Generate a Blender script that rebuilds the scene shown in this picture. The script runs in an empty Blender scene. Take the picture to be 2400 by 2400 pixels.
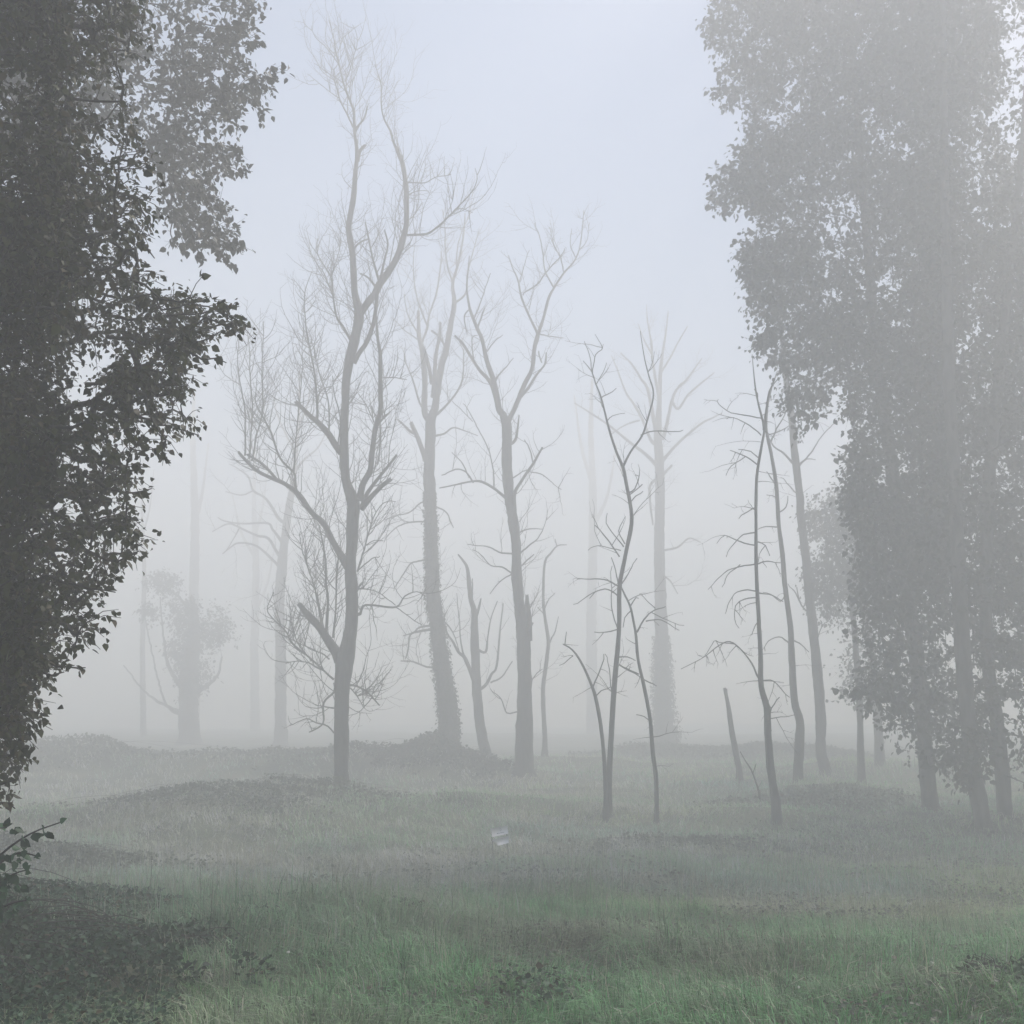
import bpy, math, random
import numpy as np
from mathutils import Vector

C = bpy.context.scene.collection
SC = bpy.context.scene
R = math.radians

# ------------------------------------------------------------------ camera, sky, sun, exposure
CAM_Z, PITCH, FPX = 2.6, R(10.6), 2400.0
cd = bpy.data.cameras.new("camera"); cam = bpy.data.objects.new("camera", cd); C.objects.link(cam)
cd.sensor_width = 36; cd.lens = 36; cd.clip_start = 0.05; cd.clip_end = 2000
cam.location = (0, 0, CAM_Z); cam.rotation_euler = (math.pi / 2 + PITCH, 0, 0)
SC.camera = cam

SUN_AZ, SUN_EL = R(40), R(46)
w = bpy.data.worlds.new("World"); SC.world = w; w.use_nodes = True
nt = w.node_tree
sky = nt.nodes.new("ShaderNodeTexSky"); sky.sky_type = 'NISHITA'; sky.sun_disc = False
sky.sun_elevation = SUN_EL; sky.sun_rotation = SUN_AZ
sky.air_density = 1.0; sky.dust_density = 0.8; sky.ozone_density = 1.0
bg = nt.nodes["Background"]; nt.links.new(sky.outputs[0], bg.inputs[0]); bg.inputs[1].default_value = 0.085
sd = bpy.data.lights.new("sun", 'SUN'); sun = bpy.data.objects.new("sun", sd); C.objects.link(sun)
sd.energy = 3.1; sd.angle = R(12); sd.color = (1.0, 0.93, 0.84)
sv = Vector((math.sin(SUN_AZ) * math.cos(SUN_EL), math.cos(SUN_AZ) * math.cos(SUN_EL), math.sin(SUN_EL)))
sun.location = sv * 100; sun.rotation_euler = (-sv).to_track_quat('-Z', 'Y').to_euler()

SC.view_settings.view_transform = 'Standard'; SC.view_settings.look = 'None'
SC.view_settings.exposure = 0.86; SC.view_settings.gamma = 1.0
SC.view_settings.use_curve_mapping = False
SC.render.engine = 'CYCLES'
SC.cycles.use_denoising = True
SC.cycles.max_bounces = 20; SC.cycles.diffuse_bounces = 3; SC.cycles.volume_bounces = 16
SC.cycles.transmission_bounces = 3; SC.cycles.transparent_max_bounces = 8
FOG_DENSITY = 0.0255

# ------------------------------------------------------------------ noise
_rs = np.random.RandomState(11)
_perm = _rs.permutation(4096); _val = _rs.rand(4096)
def noise3(p):
    p = np.asarray(p, float); i = np.floor(p).astype(int); f = p - i; f = f * f * (3 - 2 * f)
    def h(a, b, c):
        return _val[_perm[(_perm[(_perm[a & 4095] + b) & 4095] + c) & 4095]]
    x, y, z = i[..., 0], i[..., 1], i[..., 2]; u, v, q = f[..., 0], f[..., 1], f[..., 2]
    l = lambda a, b, t: a + (b - a) * t
    return l(l(l(h(x, y, z), h(x+1, y, z), u), l(h(x, y+1, z), h(x+1, y+1, z), u), v),
             l(l(h(x, y, z+1), h(x+1, y, z+1), u), l(h(x, y+1, z+1), h(x+1, y+1, z+1), u), v), q)
def noise2(x, y, s=1.0, o=0.0):
    x = np.asarray(x, float); y = np.asarray(y, float)
    return noise3(np.stack([x / s + 31.7 + o, y / s + 17.3 + o, np.zeros_like(x) + .37 + o], -1))
def sstep(a, b, x):
    t = np.clip((np.asarray(x, float) - a) / (b - a), 0, 1); return t * t * (3 - 2 * t)

# ------------------------------------------------------------------ photo pixel (2400 px frame) + distance -> place in the world
CP, SP = math.cos(PITCH), math.sin(PITCH)
def at(px, py, Y):
    px = np.asarray(px, float); py = np.asarray(py, float); Y = np.asarray(Y, float)
    u = (px - 1200) / FPX; v = (1200 - py) / FPX
    fw = CP - v * SP; up = v * CP + SP
    return np.stack([u * Y / fw, Y + 0 * u, CAM_Z + up / fw * Y], -1)
def mpp(py, Y):
    v = (1200 - np.asarray(py, float)) / FPX
    return Y / (CP - v * SP) / FPX

# ------------------------------------------------------------------ terrain
MOUNDS = [  # x, y, rx, ry, height
    (-8.0, 27, 6.5, 4.0, 0.6), (-4.6, 30, 5.0, 3, 0.5), (-13.5, 24, 4, 3, 0.5),
    (-3.4, 43.5, 6, 3, 0.6), (-7.5, 45, 6, 3, 0.6), (-18, 46, 14, 4, .8), (-30, 48, 10, 5, 0.9),
    (8.6, 58, 6, 3, .5), (14.5, 56, 7, 3, .5), (2.5, 50, 6, 3, 0.6), (20, 47, 9, 4, .6),
    (-8.3, 19, 3.0, 2.2, 0.40), (-5.2, 16.5, 2.2, 1.6, 0.22), (-10.5, 16.5, 2.5, 2.2, 0.5),
    (-3.5, 6.3, 1.4, 1.4, 0.20), (-4.9, 8.6, 2.0, 2.0, 0.30),
    (0.4, 31.5, 3.0, 2.2, 0.35), (6.0, 29, 2.5, 2.0, 0.3), (9.8, 33, 3, 2.5, 0.45), (13, 27, 4, 2.5, 0.35),
    (2.7, 5.9, .8, .7, 0.12), (-0.2, 6.4, .55, .45, 0.10), (0.9, 8.6, .9, .6, 0.12), (-1.4, 9.6, 1.2, .8, .05), (2.6, 11.0, 1.6, .8, .06),
]
def hgt(x, y):
    x = np.asarray(x, float); y = np.asarray(y, float)
    z = 0.20 * (noise2(x, y, 2.1) - .5) + 0.30 * (noise2(x, y, 6.5, 3.0) - .5) + 0.9 * (noise2(x, y, 26, 9.0) - .5) * sstep(25, 50, y)
    z = z + .16 * (noise2(x, y, .75, 12.0) - .5) * sstep(40, 18, y)
    t = np.clip((19.5 - y) / 14.5, 0, 1)            # the bank the photographer stands on, sloping away
    z = z - .5 + 1.55 * (t - .03 * np.sin(2 * math.pi * t))
    rag = .45 + 1.1 * noise2(x, y, 1.9, 15.0)
    for mx, my, rx, ry, mh in MOUNDS:
        d = ((x - mx) / rx) ** 2 + ((y - my) / ry) ** 2
        z = z + mh * np.exp(-1.6 * d) * rag
    return z
def on_ground(px, py):
    Y = np.arange(3.0, 60, .05); p = at(np.full_like(Y, px), np.full_like(Y, py), Y); k = np.nonzero(p[:, 2] < hgt(p[:, 0], p[:, 1]))[0]
    return p[k[0]] if len(k) else p[-1]

# ------------------------------------------------------------------ mesh builder
class MB:
    def __init__(s): s.v = []; s.q = []; s.t = []; s.c = []; s.n = 0
    def add(s, v, q=None, t=None, c=None):
        v = np.asarray(v, np.float32).reshape(-1, 3)
        if q is not None and len(q): s.q.append(np.asarray(q, np.int64).reshape(-1, 4) + s.n)
        if t is not None and len(t): s.t.append(np.asarray(t, np.int64).reshape(-1, 3) + s.n)
        s.v.append(v); s.n += len(v)
        s.c.append(np.full((len(v), 4), .5, np.float32) if c is None else np.asarray(c, np.float32))
    def build(s, name, mat, parent=None, origin=(0, 0, 0), smooth=True, tint=False):
        if not s.v: return None
        v = np.concatenate(s.v) - np.asarray(origin, np.float32)
        q = np.concatenate(s.q) if s.q else np.zeros((0, 4), np.int64)
        t = np.concatenate(s.t) if s.t else np.zeros((0, 3), np.int64)
        me = bpy.data.meshes.new(name)
        me.vertices.add(len(v)); me.vertices.foreach_set("co", v.ravel())
        nl = q.size + t.size
        me.loops.add(nl); me.loops.foreach_set("vertex_index", np.concatenate([q.ravel(), t.ravel()]).astype(np.int32))
        me.polygons.add(len(q) + len(t))
        me.polygons.foreach_set("loop_start", np.concatenate([np.arange(len(q)) * 4, q.size + np.arange(len(t)) * 3]).astype(np.int32))
        me.update(calc_edges=True); me.validate()
        if smooth: me.polygons.foreach_set("use_smooth", np.ones(len(me.polygons), bool))
        if tint:
            a = me.attributes.new("tint", 'FLOAT_COLOR', 'POINT')
            a.data.foreach_set("color", np.concatenate(s.c).ravel())
        me.materials.append(mat)
        o = bpy.data.objects.new(name, me); C.objects.link(o)
        if parent is not None: o.parent = parent
        else: o.location = origin
        return o

def norm(a): return a / np.maximum(np.linalg.norm(a, axis=-1, keepdims=True), 1e-9)

def tube(mb, P, r, sides=6, rough=0.0, seed=0.0, blunt=False, c=None):
    P = np.asarray(P, float); r = np.asarray(r, float); n = len(P)
    if n < 2: return
    T = norm(np.gradient(P, axis=0))
    ov = norm(P[-1] - P[0])
    ref = np.array([0, 1., 0]) if abs(ov[1]) < .75 else np.array([1., 0, 0])
    U = norm(np.cross(T, ref)); V = np.cross(T, U)
    a = np.arange(sides) / sides * 2 * math.pi
    ca, sa = np.cos(a), np.sin(a)
    rr = np.repeat(r[:, None], sides, 1)
    if rough > 0:
        s = np.concatenate([[0], np.cumsum(np.linalg.norm(np.diff(P, axis=0), axis=1))])
        q = np.stack([np.repeat(ca[None], n, 0) * 1.5 + seed, np.repeat(sa[None], n, 0) * 1.5 + seed * 1.7,
                      np.repeat(s[:, None], sides, 1) * 2.2 + seed], -1)
        q2 = q * np.array([2.2, 2.2, 3.0])
        rr = rr * (1 + rough * (2 * noise3(q) - 1) + .6 * rough * (2 * noise3(q2) - 1))
    ring = P[:, None] + rr[..., None] * (ca[None, :, None] * U[:, None] + sa[None, :, None] * V[:, None])
    if blunt:
        ring[-1] += T[-1] * (r[-1] * 1.4 * (_rs.rand(sides, 1) - .3))
    v = ring.reshape(-1, 3)
    i = np.arange(n - 1)[:, None] * sides; j = np.arange(sides)[None]; k = (j + 1) % sides
    q = np.stack([i + j, i + k, i + sides + k, i + sides + j], -1).reshape(-1, 4)
    tip = P[-1] + T[-1] * (r[-1] * (.2 if blunt else 1.5))
    v = np.concatenate([v, tip[None]])
    b = (n - 1) * sides
    t = np.stack([b + np.arange(sides), b + (np.arange(sides) + 1) % sides, np.full(sides, n * sides)], -1)
    mb.add(v, q, t, None if c is None else np.repeat(np.asarray(c, np.float32)[None], len(v), 0))

def catmull(P, step):
    P = np.asarray(P, float)
    if len(P) < 2: return P
    E = np.concatenate([2 * P[:1] - P[1:2], P, 2 * P[-1:] - P[-2:-1]])
    out = []
    for i in range(len(P) - 1):
        p0, p1, p2, p3 = E[i:i + 4]
        m = max(1, int(math.ceil(np.linalg.norm((p2 - p1)[:3]) / step)))
        t = (np.arange(m) / m)[:, None]
        out.append(.5 * (2 * p1 + (p2 - p0) * t + (2 * p0 - 5 * p1 + 4 * p2 - p3) * t ** 2 + (3 * p1 - p0 - 3 * p2 + p3) * t ** 3))
    out.append(P[-1:])
    return np.concatenate(out)

LEAF = np.array([(0, 0, 0), (.36, .24, .10), (.31, .56, .09), (0, 1.0, -.10), (-.31, .56, .09), (-.36, .24, .10)])
def leaves(mb, P, tipdir, nrm, size, tint):
    a = norm(tipdir); b = norm(np.cross(a, nrm)); n = np.cross(b, a)
    S = np.asarray(size)[:, None, None]
    v = P[:, None] + S * (LEAF[None, :, 0, None] * b[:, None] + LEAF[None, :, 1, None] * a[:, None] + LEAF[None, :, 2, None] * n[:, None])
    k = (np.arange(len(P)) * 6)[:, None]
    q = np.concatenate([k + np.array([0, 1, 2, 3]), k + np.array([0, 3, 4, 5])])
    mb.add(v.reshape(-1, 3), q, None, np.repeat(np.asarray(tint, np.float32), 6, 0))

# ------------------------------------------------------------------ materials
def mat(name, fn):
    m = bpy.data.materials.new(name); m.use_nodes = True
    n = m.node_tree.nodes; l = m.node_tree.links
    fn(m, n, l, n["Principled BSDF"], n["Material Output"]); return m
def bark(cols, scale, bump=.6):
    def f(m, n, l, b, o):
        tc = n.new("ShaderNodeTexCoord"); mp = n.new("ShaderNodeMapping"); mp.inputs["Scale"].default_value = (1, 1, .22)
        l.new(tc.outputs["Object"], mp.inputs[0])
        t = n.new("ShaderNodeTexNoise"); t.inputs["Scale"].default_value = scale; t.inputs["Detail"].default_value = 6
        l.new(mp.outputs[0], t.inputs[0])
        r = n.new("ShaderNodeValToRGB"); r.color_ramp.elements[0].position = .3; r.color_ramp.elements[1].position = .72
        r.color_ramp.elements[0].color = (*cols[0], 1); r.color_ramp.elements[1].color = (*cols[1], 1)
        l.new(t.outputs[0], r.inputs[0]); l.new(r.outputs[0], b.inputs["Base Color"])
        bp = n.new("ShaderNodeBump"); bp.inputs["Strength"].default_value = bump; bp.inputs["Distance"].default_value = .03
        l.new(t.outputs[0], bp.inputs["Height"]); l.new(bp.outputs[0], b.inputs["Normal"])
        b.inputs["Roughness"].default_value = .9
    return f
M_DEAD = mat("dead_bark", bark([(.022, .021, .020), (.085, .08, .072)], 14))
M_BARK = mat("furrowed_bark", bark([(.022, .02, .018), (.11, .10, .088)], 9, .9))
M_TWIG = mat("twig_bark", bark([(.018, .017, .016), (.05, .046, .042)], 30, .2))
def leafmat(lo, hi, transl=.35, rough=.55):
    def f(m, n, l, b, o):
        at_ = n.new("ShaderNodeAttribute"); at_.attribute_name = "tint"
        sp = n.new("ShaderNodeSeparateColor"); l.new(at_.outputs["Color"], sp.inputs[0])
        mx = n.new("ShaderNodeMix"); mx.data_type = 'RGBA'
        mx.inputs["A"].default_value = (*lo, 1); mx.inputs["B"].default_value = (*hi, 1)
        l.new(sp.outputs[0], mx.inputs["Factor"])
        # a share of leaves turned yellow or brown
        m2 = n.new("ShaderNodeMix"); m2.data_type = 'RGBA'; m2.inputs["B"].default_value = (.085, .062, .03, 1)
        l.new(mx.outputs["Result"], m2.inputs["A"]); l.new(sp.outputs[1], m2.inputs["Factor"])
        l.new(m2.outputs["Result"], b.inputs["Base Color"]); b.inputs["Roughness"].default_value = rough
        b.inputs["Specular IOR Level"].default_value = .25
        tr = n.new("ShaderNodeBsdfTranslucent"); l.new(m2.outputs["Result"], tr.inputs[0])
        ms = n.new("ShaderNodeMixShader"); ms.inputs[0].default_value = transl
        l.new(b.outputs[0], ms.inputs[1]); l.new(tr.outputs[0], ms.inputs[2]); l.new(ms.outputs[0], o.inputs[0])
    return f
M_LEAF = mat("poplar_leaf", leafmat((.010, .013, .006), (.066, .074, .026), .25))
M_LEAF_R = mat("poplar_leaf_dull", leafmat((.014, .018, .012), (.045, .050, .030), .2))
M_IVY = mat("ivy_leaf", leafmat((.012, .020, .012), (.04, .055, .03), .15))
M_SCRUB = mat("haze_pale_scrub_leaf", leafmat((.055, .07, .05), (.15, .175, .12), .25))  # paler bramble leaf: the fog's lightening of distant thickets is put into the colour
M_BRAMBLE = mat("bramble_leaf", leafmat((.008, .026, .014), (.055, .125, .062), .2))
def grassmat(m, n, l, b, o):
    a = n.new("ShaderNodeAttribute"); a.attribute_name = "tint"
    l.new(a.outputs["Color"], b.inputs["Base Color"]); b.inputs["Roughness"].default_value = .5
    b.inputs["Specular IOR Level"].default_value = .3
    tr = n.new("ShaderNodeBsdfTranslucent"); l.new(a.outputs["Color"], tr.inputs[0])
    ms = n.new("ShaderNodeMixShader"); ms.inputs[0].default_value = .3
    l.new(b.outputs[0], ms.inputs[1]); l.new(tr.outputs[0], ms.inputs[2]); l.new(ms.outputs[0], o.inputs[0])
M_GRASS = mat("grass_blade", grassmat)
def groundmat(m, n, l, b, o):
    tc = n.new("ShaderNodeTexCoord")
    t = n.new("ShaderNodeTexNoise"); t.inputs["Scale"].default_value = .6; t.inputs["Detail"].default_value = 5
    t2 = n.new("ShaderNodeTexNoise"); t2.inputs["Scale"].default_value = 14; t2.inputs["Detail"].default_value = 4
    l.new(tc.outputs["Object"], t.inputs[0]); l.new(tc.outputs["Object"], t2.inputs[0])
    r = n.new("ShaderNodeValToRGB"); e = r.color_ramp.elements
    e[0].position = .32; e[0].color = (.030, .040, .022, 1); e[1].position = .68; e[1].color = (.15, .145, .09, 1)
    x = e.new(.5); x.color = (.075, .095, .05, 1)
    ad = n.new("ShaderNodeMath"); ad.operation = 'MULTIPLY_ADD'; ad.inputs[1].default_value = .35
    sb = n.new("ShaderNodeMath"); sb.operation = 'SUBTRACT'; sb.inputs[1].default_value = .175
    l.new(t2.outputs[0], ad.inputs[0]); l.new(t.outputs[0], ad.inputs[2]); l.new(ad.outputs[0], sb.inputs[0])
    l.new(sb.outputs[0], r.inputs[0]); l.new(r.outputs[0], b.inputs["Base Color"])
    bp = n.new("ShaderNodeBump"); bp.inputs["Strength"].default_value = .8; bp.inputs["Distance"].default_value = .08
    l.new(t2.outputs[0], bp.inputs["Height"]); l.new(bp.outputs[0], b.inputs["Normal"])
    b.inputs["Roughness"].default_value = .95
M_GROUND = mat("meadow_soil", groundmat)
def flat(col, rough=.6):
    def f(m, n, l, b, o):
        t = n.new("ShaderNodeTexNoise"); t.inputs["Scale"].default_value = 18
        mx = n.new("ShaderNodeMix"); mx.data_type = 'RGBA'
        mx.inputs["A"].default_value = (*[c * .82 for c in col], 1); mx.inputs["B"].default_value = (*[min(1, c * 1.1) for c in col], 1)
        l.new(t.outputs[0], mx.inputs["Factor"]); l.new(mx.outputs["Result"], b.inputs["Base Color"])
        b.inputs["Roughness"].default_value = rough
    return f
def board_mat(m, n, l, b, o):
    b.inputs["Base Color"].default_value = (.92, .92, .94, 1); b.inputs["Roughness"].default_value = .5
    tr = n.new("ShaderNodeBsdfTranslucent"); tr.inputs[0].default_value = (.92, .92, .94, 1)
    ms = n.new("ShaderNodeMixShader"); ms.inputs[0].default_value = .08
    l.new(b.outputs[0], ms.inputs[1]); l.new(tr.outputs[0], ms.inputs[2]); l.new(ms.outputs[0], o.inputs[0])
M_SIGN = mat("white_corrugated_plastic", board_mat)
M_INK = mat("faded_ink", flat((.33, .34, .38)))
M_STAKE = mat("grey_stake", flat((.10, .10, .10)))
M_PALE = mat("pale_leaf", flat((.62, .62, .56)))

# ------------------------------------------------------------------ tagging
def tag(o, label, cat, group=None, kind=None):
    if label: o["label"] = label
    if cat: o["category"] = cat
    if group: o["group"] = group
    if kind: o["kind"] = kind
    return o
def empty(name, loc, label, cat, group=None):
    o = bpy.data.objects.new(name, None); C.objects.link(o); o.location = loc; o.empty_display_size = .3
    return tag(o, label, cat, group)

# ------------------------------------------------------------------ haze and ground
bpy.ops.mesh.primitive_cube_add(size=1, location=(0, 66, 13.0))
hz = bpy.context.object; hz.name = "haze"; hz.scale = (300, 172, 32.0); hz["kind"] = "stuff"
hm = bpy.data.materials.new("haze"); hm.use_nodes = True
for nd in list(hm.node_tree.nodes):
    if nd.type == 'BSDF_PRINCIPLED': hm.node_tree.nodes.remove(nd)
pv = hm.node_tree.nodes.new("ShaderNodeVolumePrincipled")
pv.inputs["Color"].default_value = (.99, .992, .996, 1); pv.inputs["Density"].default_value = FOG_DENSITY
pv.inputs["Anisotropy"].default_value = 0.17
hm.node_tree.links.new(pv.outputs[0], hm.node_tree.nodes["Material Output"].inputs["Volume"])
hz.data.materials.append(hm)

def ground():
    mb = MB()
    xs = np.concatenate([np.arange(-145, -30, 5), np.arange(-30, -12, .8), np.arange(-12, 14, .22), np.arange(14, 32, .8), np.arange(32, 146, 5)])
    ys = np.concatenate([np.arange(-16, 4, 1.5), np.arange(4, 34, .22), np.arange(34, 66, .8), np.arange(66, 150, 5)])
    X, Yg = np.meshgrid(xs, ys); Z = hgt(X, Yg)
    v = np.stack([X, Yg, Z], -1).reshape(-1, 3); nx = len(xs)
    i, j = np.meshgrid(np.arange(len(ys) - 1), np.arange(nx - 1), indexing='ij'); k = (i * nx + j).ravel()
    mb.add(v, np.stack([k, k + 1, k + nx + 1, k + nx], -1))
    o = mb.build("ground", M_GROUND); o["kind"] = "structure"
ground()

# ------------------------------------------------------------------ bare twigs
def twig(mb, rng, p, d, L, r, trop, depth, wig=.13, sub=.5, sides=4):
    n = max(4, int(L / .16)); n = min(n, 16); st = L / n
    P = [p]; q = np.array(p, float); d = norm(np.array(d, float))
    kids = []
    for i in range(n):
        d = norm(d + np.array(rng.normal(0, wig, 3)) * np.array([1, 1, .7]) + np.array([0, 0, trop * st * 1.3]))
        q = q + d * st; P.append(q.copy())
        if depth > 0 and i > 0 and rng.rand() < sub:
            kids.append((q.copy(), d.copy(), i / n))
    rr = r * (1 - .8 * np.linspace(0, 1, n + 1)) + .0016
    tube(mb, np.array(P), rr, sides)
    for q, d, f in kids:
        side = norm(np.cross(d, rng.normal(0, 1, 3)))
        a = .6 + .35 * rng.rand()
        twig(mb, rng, q, d * (1 - a * .45) + side * a, L * (.25 + .4 * rng.rand()) * (1 - .5 * f), r * .55 * (1 - .4 * f), trop, depth - 1, wig, sub * .7, 3)

def bare_tree(name, label, Y, trunk, limbs=(), twigs=None, seed=1, group=None, cat="tree", ivy=None, rough=.15, flare=1.25, blunt=False, tm=None, rmin=.006):
    rng = np.random.RandomState(seed)
    pts = []   # (px, py, Y)
    b = at(trunk[0][0], trunk[0][1], Y); base = np.array([b[0], Y, float(hgt(b[0], Y))])
    root = empty(name, base, label, cat, group)
    def trace(path, Y0, k, first):
        A = np.array(path, float)
        arc = np.concatenate([[0], np.cumsum(np.hypot(np.diff(A[:, 0]), np.diff(A[:, 1])))])
        Ys = Y0 + k * arc * mpp(A[:, 1], Y0)
        P = at(A[:, 0], A[:, 1], Ys); r = A[:, 2] / 2 * .92 * mpp(A[:, 1], Ys)
        for a, y in zip(A, Ys): pts.append((a[0], a[1], y))
        for a0, a1, y0, y1 in zip(A[:-1], A[1:], Ys[:-1], Ys[1:]):
            for t in (.25, .5, .75): pts.append((a0[0] + (a1[0] - a0[0]) * t, a0[1] + (a1[1] - a0[1]) * t, y0 + (y1 - y0) * t))
        return P, r
    P, r = trace(trunk, Y, rng.uniform(-.04, .04), True)
    if P[0, 2] > base[2] - .2:
        hh = P[0, 2] - base[2]; r0 = r[0]
        if hh > .45:
            P = np.concatenate([[[P[0, 0], P[0, 1], base[2] + .42]], P]); r = np.concatenate([[r0 * 1.04], r])
        P = np.concatenate([[[P[0, 0], P[0, 1], base[2] - .3], [P[0, 0], P[0, 1], base[2] + .02]], P]); r = np.concatenate([[r0 * 1.7, r0 * 1.38], r])
    D = catmull(np.concatenate([P, r[:, None]], 1), .22)
    mb = MB(); tube(mb, D[:, :3], np.maximum(D[:, 3], .004), 14, rough, seed * 3.1, blunt)
    mb.build("trunk", M_DEAD, root, base)
    trunkD = D
    tw = MB(); carriers = [(D, 1.0)]
    for lp in limbs:
        bl = False
        if lp[-1] == 'b': bl = True; lp = lp[:-1]
        a = np.array(pts); i = np.argmin((a[:, 0] - lp[0][0]) ** 2 + (a[:, 1] - lp[0][1]) ** 2)
        k = rng.uniform(-.55, .55)
        P, r = trace(lp, a[i, 2], k, False)
        jit = rng.normal(0, .03, P.shape); jit[0] = 0
        D = catmull(np.concatenate([P + jit, r[:, None]], 1), .15); D[:, 3] = np.maximum(D[:, 3], rmin)
        thick = lp[0][2] >= 6
        if len(D) > 4 and not thick:
            D[1:-1, :3] += np.cumsum(rng.normal(0, .008, (len(D) - 2, 3)), 0)
        if thick:
            m2 = MB(); tube(m2, D[:, :3], D[:, 3], 9, rough, seed + len(carriers) * 2.3, bl); m2.build("limb", M_DEAD, root, base)
        else:
            tube(tw, D[:, :3], D[:, 3], 5, .05, seed)
        carriers.append((D, 1.0))
    if twigs:
        # twigs: density per metre, mean length, upward tropism, start fraction on the trunk, thickness
        dens, Lm, trop, tstart, r0 = twigs[:5]; depth = twigs[5] if len(twigs) > 5 else 2
        for ci, (D, f) in enumerate(carriers):
            L = np.linalg.norm(np.diff(D[:, :3], axis=0), axis=1).sum()
            lo = tstart if ci == 0 else .12
            nn = rng.poisson(dens * L * (1 - lo) * (.75 if ci == 0 else 1))
            for _ in range(nn):
                t = lo + (1 - lo) * rng.rand(); i = min(len(D) - 2, int(t * (len(D) - 1)))
                T = norm(D[i + 1, :3] - D[i, :3]); s = norm(np.cross(T, rng.normal(0, 1, 3)))
                d = s * 1.0 + T * .45 + np.array([0, 0, .35 * np.sign(trop) if trop else .1])
                ll = Lm * rng.lognormal(0, .45) * (1 if D[i, 3] > .02 else .65)
                twig(tw, rng, D[i, :3] + s * D[i, 3] * .6, d, min(ll, Lm * 2.2), r0 * (.7 + .6 * rng.rand()), trop, depth)
    tw.build("crown", M_TWIG, root, base)
    if ivy:
        z0, z1, spread, n, size = ivy
        mi = MB(); k = []
        H = trunkD[:, 2]
        for _ in range(n):
            z = z0 + (z1 - z0) * rng.rand() ** 1.35
            i = int(np.argmin(abs(H - base[2] - z))); a = rng.uniform(0, 6.283)
            rad = trunkD[i, 3] * .95 + abs(rng.normal(0, 1)) * spread * (.5 + 1.2 * noise3(np.array([z * 1.3, a * .9, seed]))) * (1.2 - .8 * z / max(z1, .1))
            k.append((trunkD[i, 0] + math.cos(a) * rad, trunkD[i, 1] + math.sin(a) * rad, trunkD[i, 2] + rng.uniform(-.1, .1), math.cos(a), math.sin(a)))
        k = np.array(k); out = np.stack([k[:, 3], k[:, 4], 0 * k[:, 3]], -1)
        td = np.array([0, 0, -1.0]) + .5 * out + rng.normal(0, .4, (n, 3)); nr = out + rng.normal(0, .5, (n, 3)) + np.array([0, 0, .3])
        tn = np.stack([rng.rand(n), (rng.rand(n) < .05) * .6, rng.rand(n), np.ones(n)], -1)
        leaves(mi, k[:, :3], td, nr, size * (.7 + .6 * rng.rand(n)), tn)
        mi.build("ivy", M_IVY, root, base, tint=True)
    return root

exec_order = []
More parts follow.
